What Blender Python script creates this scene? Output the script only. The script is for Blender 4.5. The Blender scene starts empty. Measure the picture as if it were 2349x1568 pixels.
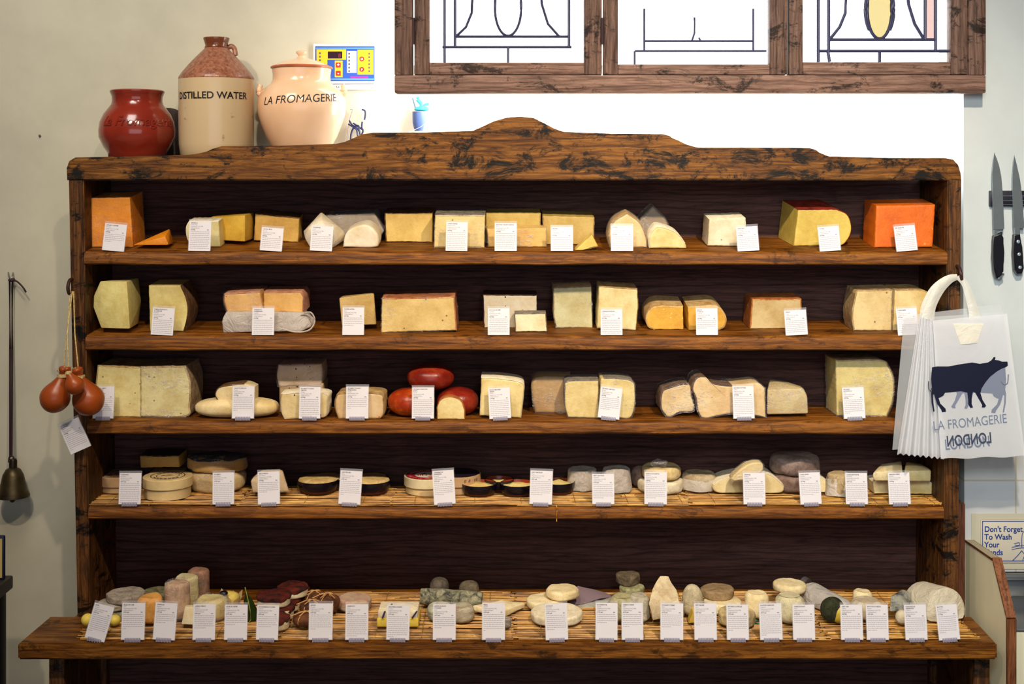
import bpy, bmesh, math, random
from mathutils import Vector, Matrix, noise
random.seed(7)
PI = math.pi
SC = bpy.context.scene
COL = SC.collection

# ------------------------------------------------------------------ camera, world, lights
D = 3.0        # camera to the front plane of the rack (y = 0)
ZC = 1.80      # eye height
HY = 400.0     # horizon row in the photograph
CX = 1174.5

cam_d = bpy.data.cameras.new('camera'); cam = bpy.data.objects.new('camera', cam_d); COL.objects.link(cam)
cam.location = (0, -D, ZC); cam.rotation_euler = (PI/2, 0, 0)
cam_d.sensor_width = 36; cam_d.lens = 36*D/2.349; cam_d.shift_y = -(784-HY)/2349.0
cam_d.clip_start = .05; cam_d.clip_end = 50
SC.camera = cam
SC.view_settings.view_transform = 'Standard'; SC.view_settings.look = 'None'
SC.view_settings.gamma = 1; SC.view_settings.use_curve_mapping = False
SC.view_settings.exposure = 0.0

SKY = 5.0; FILL = 0.035
w = bpy.data.worlds.new('world'); SC.world = w; w.use_nodes = True
nt = w.node_tree; nt.nodes.clear()
tc = nt.nodes.new('ShaderNodeTexCoord'); sp = nt.nodes.new('ShaderNodeSeparateXYZ')
ra = nt.nodes.new('ShaderNodeValToRGB'); bg = nt.nodes.new('ShaderNodeBackground'); wo = nt.nodes.new('ShaderNodeOutputWorld')
mr = nt.nodes.new('ShaderNodeMapRange'); mr.inputs['From Min'].default_value = -1; mr.inputs['From Max'].default_value = 1
nt.links.new(tc.outputs['Generated'], sp.inputs[0]); nt.links.new(sp.outputs['Y'], mr.inputs['Value'])
nt.links.new(mr.outputs[0], ra.inputs[0])
ra.color_ramp.elements[0].position = .60; ra.color_ramp.elements[0].color = (FILL*.95, FILL*.97, FILL*1.08, 1)
ra.color_ramp.elements[1].position = .72; ra.color_ramp.elements[1].color = (SKY*.94, SKY*.97, SKY, 1)
nt.links.new(ra.outputs[0], bg.inputs[0]); nt.links.new(bg.outputs[0], wo.inputs[0])

def aim(o, target):
    o.rotation_euler = (Vector(target)-Vector(o.location)).to_track_quat('-Z', 'Y').to_euler()
def spot(name, loc, tgt, power, col, deg=75, blend=.8, size=.03):
    l = bpy.data.lights.new(name, 'SPOT'); l.energy = power; l.color = col
    l.spot_size = math.radians(deg); l.spot_blend = blend; l.shadow_soft_size = size
    o = bpy.data.objects.new(name, l); COL.objects.link(o); o.location = loc; aim(o, tgt); return o
def area(name, loc, tgt, power, col, sx, sy):
    l = bpy.data.lights.new(name, 'AREA'); l.energy = power; l.color = col; l.shape = 'RECTANGLE'; l.size = sx; l.size_y = sy
    o = bpy.data.objects.new(name, l); COL.objects.link(o); o.location = loc; aim(o, tgt); return o
WARM = (1.0, .83, .62)
spot('ceiling_spotlight', (.70, -1.62, 2.85), (.60, 0, 1.22), 168, WARM, 76, .9)
spot('ceiling_spotlight', (-.25, -1.6, 2.85), (-.10, 0, 1.3), 74, WARM, 72, .9)
spot('ceiling_spotlight', (-1.05, -1.55, 2.85), (-.82, 0, 1.55), 54, WARM, 70, .9)
o = area('wall_fill_light', (.35, -2.3, 2.3), (1.45, .1, 1.35), 5.5, (.93, 1, .98), .5, .5); o.data.spread = math.radians(75)  # unseen lamp added to brighten the right wall and splash panel
area('wall_fill_light', (-1.0, -1.0, 3.0), (-1.0, .24, 2.3), 12, (1, .95, .88), .6, .6)
area('front_fill_light', (0, -4.3, 1.7), (0, 0, 1.7), 23, (.84, .88, 1), 3.0, 1.6)  # unseen frontal fill added to lift the back panel and shaded cheeses

# ------------------------------------------------------------------ helpers
def S(y): return (D+y)/D/1000.0
def P(px, py, y): s = S(y); return Vector(((px-CX)*s, y, ZC+(HY-py)*s))
def ZP(py, y): return ZC+(HY-py)*S(y)
SURF = {1: (ZP(576, 0), .024/.21), 2: (ZP(769, 0), .013/.21), 3: (ZP(965, 0), 0.0),
        4: (ZP(1162, 0)+.007, 0.0), 5: (ZP(1475, -.17)+.009, 0.0), 0: (ZP(362, 0), 0)}
def sz(k, y): return SURF[k][0]+SURF[k][1]*y
def solve_y(k, py):
    lo, hi = (-.165, .19) if k == 5 else (.004, .19)
    f = lambda y: HY-1000*(sz(k, y)-ZC)*D/(D+y)
    if py >= f(lo): return lo
    if py <= f(hi): return hi
    for _ in range(30):
        m = (lo+hi)/2
        if f(m) > py: lo = m
        else: hi = m
    return lo

def lin(c):
    c = [x/255.0 for x in c]
    return tuple((x/12.92 if x <= .04045 else ((x+.055)/1.055)**2.4) for x in c)+(1.0,)
_m = {}
class NM:
    def __init__(s, name):
        s.m = bpy.data.materials.new(name); s.m.use_nodes = True; s.t = s.m.node_tree; s.t.nodes.clear()
        s.out = s.n('ShaderNodeOutputMaterial')
    def n(s, t, **kw):
        x = s.t.nodes.new(t)
        for k, v in kw.items(): setattr(x, k, v)
        return x
    def l(s, a, b): s.t.links.new(a, b)
    def coord(s, scale=(1, 1, 1), rnd=True):
        tc = s.n('ShaderNodeTexCoord'); mp = s.n('ShaderNodeMapping'); mp.inputs['Scale'].default_value = scale
        s.l(tc.outputs['Object'], mp.inputs['Vector'])
        if rnd:
            oi = s.n('ShaderNodeObjectInfo'); mu = s.n('ShaderNodeMath', operation='MULTIPLY'); mu.inputs[1].default_value = 37.0
            s.l(oi.outputs['Random'], mu.inputs[0]); s.l(mu.outputs[0], mp.inputs['Location'])
        return mp.outputs[0]
    def noise(s, v, scale, detail=4, rough=.6, dist=0):
        x = s.n('ShaderNodeTexNoise'); x.inputs['Scale'].default_value = scale; x.inputs['Detail'].default_value = detail
        x.inputs['Roughness'].default_value = rough; x.inputs['Distortion'].default_value = dist; s.l(v, x.inputs['Vector']); return x.outputs['Fac']
    def ramp(s, f, stops):
        r = s.n('ShaderNodeValToRGB'); e = r.color_ramp.elements
        while len(e) < len(stops): e.new(.5)
        for i, (p, c) in enumerate(stops): e[i].position = p; e[i].color = c if len(c) == 4 else tuple(c)+(1,)
        s.l(f, r.inputs[0]); return r.outputs[0]
    def mix(s, f, a, b, mode='MIX'):
        x = s.n('ShaderNodeMix', data_type='RGBA', blend_type=mode)
        for inp, v in ((x.inputs[0], f), (x.inputs[6], a), (x.inputs[7], b)):
            if hasattr(v, 'links') or isinstance(v, bpy.types.NodeSocket): s.l(v, inp)
            else: inp.default_value = v
        return x.outputs[2]
    def bump(s, h, st, dist=.002):
        b = s.n('ShaderNodeBump'); b.inputs['Strength'].default_value = st; b.inputs['Distance'].default_value = dist; s.l(h, b.inputs['Height']); return b.outputs[0]
    def pr(s, col, rough=.5, bump=None, spec=.5, metal=0, out=True, **kw):
        p = s.n('ShaderNodeBsdfPrincipled')
        if isinstance(col, bpy.types.NodeSocket): s.l(col, p.inputs['Base Color'])
        else: p.inputs['Base Color'].default_value = col
        if isinstance(rough, bpy.types.NodeSocket): s.l(rough, p.inputs['Roughness'])
        else: p.inputs['Roughness'].default_value = rough
        p.inputs['Metallic'].default_value = metal; p.inputs['Specular IOR Level'].default_value = spec
        for k, v in kw.items(): p.inputs[k].default_value = v
        if bump is not None: s.l(bump, p.inputs['Normal'])
        if out: s.l(p.outputs[0], s.out.inputs[0])
        return p.outputs[0]

def cached(f):
    def g(*a, **k):
        key = (f.__name__,)+a+tuple(sorted(k.items()))
        if key not in _m: _m[key] = f(*a, **k)
        return _m[key]
    return g
@cached
def wood(name, dark, mid, light, axis='x', blotch=.5, rough=.5, grain=1.0):
    M = NM(name)
    st = lambda a, b: {'x': (a, b, b), 'z': (b, b, a), 'y': (b, a, b)}[axis]
    v = M.coord(st(1.0, 9)); g = M.noise(v, 7*grain, 10, .72, 1.2)
    vf = M.coord(st(3, 90)); f = M.noise(vf, 3, 5, .7, .3)
    c = M.ramp(g, [(.30, lin(dark)), (.46, lin(mid)), (.60, lin(light)), (.72, lin(mid))])
    c = M.mix(.8, c, M.ramp(f, [(.34, (.30, .24, .20)), (.52, (1, 1, 1))]), 'MULTIPLY')
    wv = M.n('ShaderNodeTexWave'); wv.bands_direction = 'Z' if axis == 'x' else 'X'; wv.inputs['Scale'].default_value = 16; wv.inputs['Distortion'].default_value = 9
    wv.inputs['Detail'].default_value = 3; wv.inputs['Detail Scale'].default_value = .5; wv.inputs['Detail Roughness'].default_value = .6
    M.l(M.coord(st(.28, 1)), wv.inputs['Vector'])
    c = M.mix(.55, c, M.ramp(wv.outputs['Fac'], [(.0, (.35, .28, .24)), (.22, (1, 1, 1))]), 'MULTIPLY')
    b = M.noise(M.coord((1.2, 1.2, 2.2)), 9, 8, .78, .5)
    k = M.ramp(b, [(.62-.14*blotch, (0, 0, 0)), (.66-.10*blotch, (1, 1, 1))])
    dk = tuple(x*.30 for x in dark)
    k2 = M.n('ShaderNodeMath', operation='MULTIPLY'); M.l(k, k2.inputs[0]); k2.inputs[1].default_value = min(1, blotch*1.5)
    c = M.mix(k2.outputs[0], c, lin(dk))
    M.pr(c, rough, M.bump(f, .3, .003), .22)
    return M.m
@cached
def plain(name, rgb, rough=.5, spec=.4, metal=0, var=.0, scale=20, bump=0.0, coat=0):
    M = NM(name); c = lin(rgb)
    b = None
    if var or bump:
        v = M.coord(); n = M.noise(v, scale, 5, .6)
        if var: c = M.mix(M.ramp(n, [(.35, (0, 0, 0)), (.65, (1, 1, 1))]), lin(tuple(x*(1-var) for x in rgb)), lin(tuple(min(255, x*(1+var*.4)) for x in rgb)))
        if bump: b = M.bump(n, bump, .003)
    M.pr(c, rough, b, spec, metal, **({'Coat Weight': coat} if coat else {}))
    return M.m
@cached
def paste(rgb, specks=None, dens=.5, scale=60, rough=.42):
    """cut cheese face"""
    M = NM('cheese_paste'); v = M.coord()
    n = M.noise(v, 16, 8, .72); n2 = M.noise(v, 70, 6, .75)
    dk = (rgb[0]*.90, rgb[1]*.85, rgb[2]*.74)
    c = M.mix(M.ramp(n, [(.36, (0, 0, 0)), (.60, (1, 1, 1))]), lin(dk), lin(rgb))
    h = n2
    if specks:
        vo = M.n('ShaderNodeTexVoronoi'); vo.inputs['Scale'].default_value = scale*2.0; vo.inputs['Randomness'].default_value = 1; M.l(v, vo.inputs['Vector'])
        lo = M.n('ShaderNodeMath', operation='LESS_THAN'); lo.inputs[1].default_value = .16; M.l(vo.outputs['Distance'], lo.inputs[0])
        g = M.n('ShaderNodeSeparateColor'); M.l(vo.outputs['Color'], g.inputs[0])
        lt = M.n('ShaderNodeMath', operation='LESS_THAN'); lt.inputs[1].default_value = dens*.55; M.l(g.outputs[0], lt.inputs[0])
        mu = M.n('ShaderNodeMath', operation='MULTIPLY'); M.l(lo.outputs[0], mu.inputs[0]); M.l(lt.outputs[0], mu.inputs[1])
        c = M.mix(mu.outputs[0], c, lin(specks))
    M.pr(c, rough, M.bump(h, .6, .0022), .4)
    return M.m
@cached
def rind(rgb, rgb2=None, scale=40, rough=.7, bump=.7, thr=.5):
    M = NM('cheese_rind'); v = M.coord(); n = M.noise(v, scale, 8, .78, .6); n2 = M.noise(v, scale*3.5, 4, .7)
    rgb2 = rgb2 or tuple(x*.6 for x in rgb)
    c = M.ramp(n, [(thr-.11, lin(rgb2)), (thr+.07, lin(rgb))]); c = M.mix(.22, c, M.ramp(n2, [(.38, (.62, .56, .48)), (.52, (1, 1, 1))]), 'MULTIPLY')
    M.pr(c, rough, M.bump(n, bump, .007), .3)
    return M.m
@cached
def film(amount=.16, tint=(235, 232, 238), scale=26):
    M = NM('cling_film'); v = M.coord((1, 1.0, 2.2))
    n = M.noise(v, scale*.8, 5, .6, 2.6)
    gl = M.pr(lin(tint), .14, M.bump(n, 1.0, .012), .9, out=False)
    tr = M.n('ShaderNodeBsdfTransparent'); mx = M.n('ShaderNodeMixShader')
    st = M.noise(M.coord((1.0, 1.0, 2.6)), 22, 4, .6, 2.4)
    ln = M.ramp(st, [(.478, (0, 0, 0)), (.5, (1, 1, 1)), (.522, (0, 0, 0))])  # thin whitish streaks put into the film to stand for crease highlights
    ms = M.ramp(M.noise(M.coord((1, 1, 1)), 16, 3, .6), [(.46, (0, 0, 0)), (.60, (1, 1, 1))])
    mu = M.n('ShaderNodeMath', operation='MULTIPLY'); M.l(ln, mu.inputs[0]); M.l(ms, mu.inputs[1])
    mu2 = M.n('ShaderNodeMath', operation='MULTIPLY_ADD'); M.l(mu.outputs[0], mu2.inputs[0]); mu2.inputs[1].default_value = min(.75, .25+amount*1.6); mu2.inputs[2].default_value = .02+amount*.2
    f = mu2.outputs[0]
    M.l(f, mx.inputs[0]); M.l(tr.outputs[0], mx.inputs[1]); M.l(gl, mx.inputs[2]); M.l(mx.outputs[0], M.out.inputs[0])
    return M.m
@cached
def sheet(rgb, alpha=.85, rough=.35, wrinkle=.6, scale=22):
    """waxed paper / plastic bag"""
    M = NM('translucent_sheet'); v = M.coord(); n = M.noise(v, scale, 4, .6, 1.8)
    b = M.bump(n, wrinkle, .01)
    p = M.pr(lin(rgb), rough, b, .5, out=False)
    tl = M.n('ShaderNodeBsdfTranslucent'); tl.inputs[0].default_value = lin(rgb)
    m1 = M.n('ShaderNodeMixShader'); m1.inputs[0].default_value = .3; M.l(p, m1.inputs[1]); M.l(tl.outputs[0], m1.inputs[2])
    tr = M.n('ShaderNodeBsdfTransparent'); m2 = M.n('ShaderNodeMixShader'); m2.inputs[0].default_value = alpha
    M.l(tr.outputs[0], m2.inputs[1]); M.l(m1.outputs[0], m2.inputs[2]); M.l(m2.outputs[0], M.out.inputs[0])
    return M.m

def finish(name, bm, mat, parent=None, base=(0, 0, 0), smooth=35, local=False):
    if not local and Vector(base).length > 0: bmesh.ops.translate(bm, verts=bm.verts, vec=-Vector(base))
    bmesh.ops.recalc_face_normals(bm, faces=bm.faces)
    me = bpy.data.meshes.new(name); bm.to_mesh(me); bm.free()
    me.materials.append(mat)
    if smooth:
        me.shade_smooth(); me.set_sharp_from_angle(angle=math.radians(smooth))
    o = bpy.data.objects.new(name, me); COL.objects.link(o)
    if parent is not None: o.parent = parent
    return o
class Thing:
    def __init__(s, name, label, cat, base, group=None, kind=None):
        s.e = bpy.data.objects.new(name, None); COL.objects.link(s.e); s.e.location = base; s.b = Vector(base)
        s.e.empty_display_size = .02
        if label: s.e['label'] = label; s.e['category'] = cat
        if group: s.e['group'] = group
        if kind: s.e['kind'] = kind
    def part(s, name, bm, mat, smooth=35, label=None, under=None):
        o = finish(name, bm, mat, under if under is not None else s.e, s.b, smooth)
        if label: o['label'] = label
        return o
def single(name, bm, mat, label, cat, base, group=None, kind=None, smooth=35):
    o = finish(name, bm, mat, None, base, smooth); o.location = base
    o['label'] = label; o['category'] = cat
    if group: o['group'] = group
    if kind: o['kind'] = kind
    return o
def struct(name, bm, mat, smooth=0):
    o = finish(name, bm, mat, None, (0, 0, 0), smooth); o['kind'] = 'structure'; return o

def box(x0, x1, y0, y1, z0, z1, bm=None, bevel=0, seg=2):
    own = bm is None; bm = bm or bmesh.new()
    vs = [bm.verts.new((x, y, z)) for x in (x0, x1) for y in (y0, y1) for z in (z0, z1)]
    fs = [bm.faces.new([vs[i] for i in f]) for f in ((0, 1, 3, 2), (4, 6, 7, 5), (0, 4, 5, 1), (2, 3, 7, 6), (0, 2, 6, 4), (1, 5, 7, 3))]
    if bevel:
        es = list({e for f in fs for e in f.edges})
        bmesh.ops.bevel(bm, geom=es, offset=bevel, segments=seg, affect='EDGES', profile=.5)
    return bm
def poly_extrude(pts, y0, y1, bm=None, back=None):
    """pts: world (x,z) outline; front at y0, rear at y1; back: optional rear outline"""
    bm = bm or bmesh.new(); back = back or pts
    a = [bm.verts.new((x, y0, z)) for x, z in pts]; b = [bm.verts.new((x, y1, z)) for x, z in back]
    bm.faces.new(a); bm.faces.new(b[::-1]); n = len(pts)
    for i in range(n): bm.faces.new([a[i], b[i], b[(i+1) % n], a[(i+1) % n]])
    return bm
def hull(pts, bevel=.0, seg=2):
    bm = bmesh.new()
    for p in pts: bm.verts.new(p)
    r = bmesh.ops.convex_hull(bm, input=bm.verts)
    bmesh.ops.delete(bm, geom=[v for v in bm.verts if not v.link_faces], context='VERTS')
    bmesh.ops.dissolve_limit(bm, angle_limit=.06, verts=bm.verts, edges=bm.edges)
    if bevel: bmesh.ops.bevel(bm, geom=list(bm.edges), offset=bevel, segments=seg, affect='EDGES', profile=.5, clamp_overlap=True)
    return bm
def lathe(prof, c, seg=40, bm=None, amp=0, freq=30, squash=1.0, seed=0):
    """prof: [(r, z)] bottom to top, relative to c"""
    bm = bm or bmesh.new(); rings = []
    for r, z in prof:
        if r < 1e-6: rings.append([bm.verts.new((c[0], c[1], c[2]+z))])
        else: rings.append([bm.verts.new((c[0]+r*math.cos(2*PI*i/seg), c[1]+r*squash*math.sin(2*PI*i/seg), c[2]+z)) for i in range(seg)])
    for a, b in zip(rings, rings[1:]):
        for i in range(seg):
            j = (i+1) % seg
            if len(a) == 1 and len(b) == 1: continue
            if len(a) == 1: bm.faces.new([a[0], b[j], b[i]])
            elif len(b) == 1: bm.faces.new([a[i], a[j], b[0]])
            else: bm.faces.new([a[i], a[j], b[j], b[i]])
    if amp: wobble(bm, amp*1.2, freq, seed); wobble(bm, min(amp*.35, .0008), freq*3.2, seed+1)
    return bm
def wobble(bm, amp, freq=30, seed=0):
    for v in bm.verts:
        v.co += noise.noise_vector(v.co*freq+Vector((seed*3.1, seed, 0)))*amp
def sell(c, rx, ry, rz, e1=.6, e2=.9, seg=36, rings=18, bm=None, amp=0, freq=30, seed=0, rot=None):
    """super-ellipsoid"""
    tgt = bm; bm = bmesh.new(); pw = lambda a, e: math.copysign(abs(a)**e, a); R = []
    for k in range(rings+1):
        ph = -PI/2+PI*k/rings; cz = pw(math.sin(ph), e1); cr = pw(math.cos(ph), e1)
        if k in (0, rings): R.append([bm.verts.new((0, 0, rz*cz))])
        else: R.append([bm.verts.new((rx*cr*pw(math.cos(2*PI*i/seg), e2), ry*cr*pw(math.sin(2*PI*i/seg), e2), rz*cz)) for i in range(seg)])
    for a, b in zip(R, R[1:]):
        for i in range(seg):
            j = (i+1) % seg
            if len(a) == 1: bm.faces.new([a[0], b[j], b[i]])
            elif len(b) == 1: bm.faces.new([a[i], a[j], b[0]])
            else: bm.faces.new([a[i], a[j], b[j], b[i]])
    if rot: bmesh.ops.rotate(bm, verts=bm.verts, cent=(0, 0, 0), matrix=rot)
    bmesh.ops.translate(bm, verts=bm.verts, vec=c)
    if amp: wobble(bm, amp, freq, seed)
    if tgt is not None: return join(tgt, bm)
    return bm
def tube(path, r, seg=8, bm=None, caps=True):
    bm = bm or bmesh.new(); rings = []; path = [Vector(p) for p in path]
    rs = r if isinstance(r, (list, tuple)) else [r]*len(path)
    up = Vector((0, 0, 1))
    for i, p in enumerate(path):
        t = (path[min(i+1, len(path)-1)]-path[max(i-1, 0)]).normalized()
        a = t.cross(up)
        if a.length < .05: a = t.cross(Vector((0, 1, 0)))
        a.normalize(); b = t.cross(a).normalized()
        rings.append([bm.verts.new(p+(a*math.cos(2*PI*k/seg)+b*math.sin(2*PI*k/seg))*rs[i]) for k in range(seg)])
    for A, B in zip(rings, rings[1:]):
        for k in range(seg): bm.faces.new([A[k], A[(k+1) % seg], B[(k+1) % seg], B[k]])
    if caps: bm.faces.new(rings[0][::-1]); bm.faces.new(rings[-1])
    return bm
def catmull(pts, n=8):
    pts = [Vector(p) for p in pts]; out = []
    q = [pts[0]*2-pts[1]]+pts+[pts[-1]*2-pts[-2]]
    for i in range(1, len(q)-2):
        for k in range(n):
            t = k/n; a, b, c, d = q[i-1], q[i], q[i+1], q[i+2]
            out.append(.5*((2*b)+(-a+c)*t+(2*a-5*b+4*c-d)*t*t+(-a+3*b-3*c+d)*t**3))
    out.append(pts[-1]); return out
def text_bm(txt, size, align='LEFT', line=1.0, bold=0.0, extrude=0.0, shear=0.0, width=1.0, space=1.0):
    """text mesh in the local x/z plane facing -y, baseline of line one at z=0"""
    c = bpy.data.curves.new('t', 'FONT'); c.body = txt; c.size = size; c.align_x = align; c.space_line = line
    c.offset = bold; c.extrude = extrude; c.resolution_u = 8 if size > .013 else 3 if size > .005 else 1; c.shear = shear; c.space_character = space
    o = bpy.data.objects.new('t', c); COL.objects.link(o); bpy.context.view_layer.update()
    me = bpy.data.meshes.new_from_object(o.evaluated_get(bpy.context.evaluated_depsgraph_get()))
    bm = bmesh.new(); bm.from_mesh(me)
    bpy.data.objects.remove(o); bpy.data.curves.remove(c); bpy.data.meshes.remove(me)
    for v in bm.verts: v.co = Vector((v.co.x*width, -v.co.z, v.co.y))
    return bm
def join(bm, other):
    me = bpy.data.meshes.new('j'); other.to_mesh(me); other.free(); bm.from_mesh(me); bpy.data.meshes.remove(me); return bm
def quad(bm, x0, x1, z0, z1, y):
    bm.faces.new([bm.verts.new(p) for p in ((x0, y, z0), (x1, y, z0), (x1, y, z1), (x0, y, z1))])

# ------------------------------------------------------------------ materials
W_RACK = wood('rack_pine_wood', (50, 26, 7), (104, 62, 18), (144, 94, 34), 'x', .8, .5)
W_SHELF = wood('shelf_pine_wood', (60, 30, 6), (112, 64, 16), (148, 92, 28), 'x', .4, .5)
W_SIDE = wood('side_panel_wood', (44, 26, 11), (78, 47, 20), (116, 74, 34), 'z', .7, .55)
W_BACK = wood('back_panel_wood', (54, 34, 32), (78, 52, 48), (92, 62, 56), 'x', .15, .75)
W_TOP = wood('worktop_wood', (56, 30, 7), (106, 62, 18), (146, 92, 30), 'x', .45, .42)
W_WIN = wood('window_frame_wood', (80, 60, 54), (126, 98, 86), (150, 118, 104), 'x', .6, .6)
W_WINV = wood('window_frame_wood_upright', (70, 52, 48), (108, 84, 74), (132, 104, 90), 'z', .6, .6)
W_EDGE = wood('splash_panel_wood_edge', (78, 44, 26), (120, 72, 44), (146, 92, 60), 'z', .1, .5)
WALL = plain('painted_plaster', (204, 199, 177), .85, .2, 0, .04, 6, .25)
WALLR = plain('pale_painted_wall', (200, 208, 210), .8, .25, 0, .03, 6, .15)
CLEAR = film(.10, (240, 240, 250), 8)
INK = plain('black_ink', (52, 48, 58), .6); JINK = plain('jet_black_lettering', (20, 16, 20), .5)
INKG = plain('grey_ink', (178, 174, 184), .7)

# ------------------------------------------------------------------ room
struct('floor', box(-4, 4, -4.5, .24, -.05, 0), plain('stone_floor', (110, 100, 88), .6, .4, 0, .1, 8, .2))
XR = P(2210, 0, .10).x
wl = P(940, 0, .24).x; wr = XR; zs = ZP(150, .24)
bm = box(-4, wl, .24, .27, 0, 3.4); box(wl, wr+.1, .24, .27, 0, zs, bm); box(wl, wr+.1, .24, .27, 2.95, 3.4, bm)
struct('wall_back', bm, WALL)
bm = box(XR, 4, .10, .28, ZP(1040, .10), 3.4)
struct('wall_right', bm, WALLR)
def tile_mat():
    M = NM('white_glazed_tiles'); tc = M.n('ShaderNodeTexCoord'); sx = M.n('ShaderNodeSeparateXYZ'); cb = M.n('ShaderNodeCombineXYZ')
    M.l(tc.outputs['Object'], sx.inputs[0]); M.l(sx.outputs['X'], cb.inputs[0]); M.l(sx.outputs['Z'], cb.inputs[1])
    mp = M.n('ShaderNodeMapping'); M.l(cb.outputs[0], mp.inputs[0])
    mp.inputs['Location'].default_value = (-(P(2328, 0, .1).x % .15), -(ZP(1100, .1) % .15), 0)
    br = M.n('ShaderNodeTexBrick'); br.offset = 0; br.inputs['Scale'].default_value = 1; br.inputs['Brick Width'].default_value = .15
    br.inputs['Row Height'].default_value = .15; br.inputs['Mortar Size'].default_value = .0022; br.inputs['Mortar Smooth'].default_value = .3
    br.inputs['Color1'].default_value = lin((196, 200, 206)); br.inputs['Color2'].default_value = lin((202, 204, 204)); br.inputs['Mortar'].default_value = lin((186, 178, 160))
    M.l(mp.outputs[0], br.inputs['Vector']); M.pr(br.outputs['Color'], .25, M.bump(br.outputs['Fac'], -.5, .002), .5); return M.m
struct('trim_1', box(XR, 4, .094, .40, 0, ZP(1040, .10)), tile_mat())

# window: wooden frame hung proud of the wall with three leaded casements
YW = .05
def rect(bm, x0, x1, p0, p1, y0, y1, bevel=.002):
    """px rectangle at depth y0 made into a bar of its own depth"""
    a = P(x0, p1, y0); b = P(x1, p0, y0); box(a.x, b.x, y0, y1, a.z, b.z, bm, bevel); return bm
win = bpy.data.objects.new('window_1', None); COL.objects.link(win); win['kind'] = 'structure'
bm = rect(bmesh.new(), 905, 2262, 172, 213, YW-.012, YW+.045, .003); finish('bottom_rail', bm, W_WIN, win)
finish('frame_stile', rect(bmesh.new(), 905, 946, -260, 172, YW-.012, YW+.03), W_WINV, win)
finish('frame_stile', rect(bmesh.new(), 2222, 2262, -260, 172, YW-.012, YW+.045), W_WINV, win)
finish('top_rail', rect(bmesh.new(), 905, 2262, -300, -260, YW-.012, YW+.045), W_WIN, win)
GL = NM('clear_window_glass'); g1 = GL.pr(lin((250, 252, 255)), .05, None, .5, out=False); g2 = GL.n('ShaderNodeBsdfTransparent'); g3 = GL.n('ShaderNodeMixShader'); g3.inputs[0].default_value = .08
GL.l(g2.outputs[0], g3.inputs[1]); GL.l(g1, g3.inputs[2]); GL.l(g3.outputs[0], GL.out.inputs[0])
def tint(name, rgb):
    M = NM(name); t = M.n('ShaderNodeBsdfTransparent'); t.inputs[0].default_value = rgb; M.l(t.outputs[0], M.out.inputs[0]); return M.m
LEAD = plain('lead_came', (58, 60, 92), .5, .5)
AMB = tint('amber_glass', (.24, .19, .085, 1)); PINK = tint('pink_glass', (.24, .16, .14, 1))
def leads(bm, lines, y, r=.0024):
    for ln in lines: tube([P(px, py, y) for px, py in ln], r, 6, bm)
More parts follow.
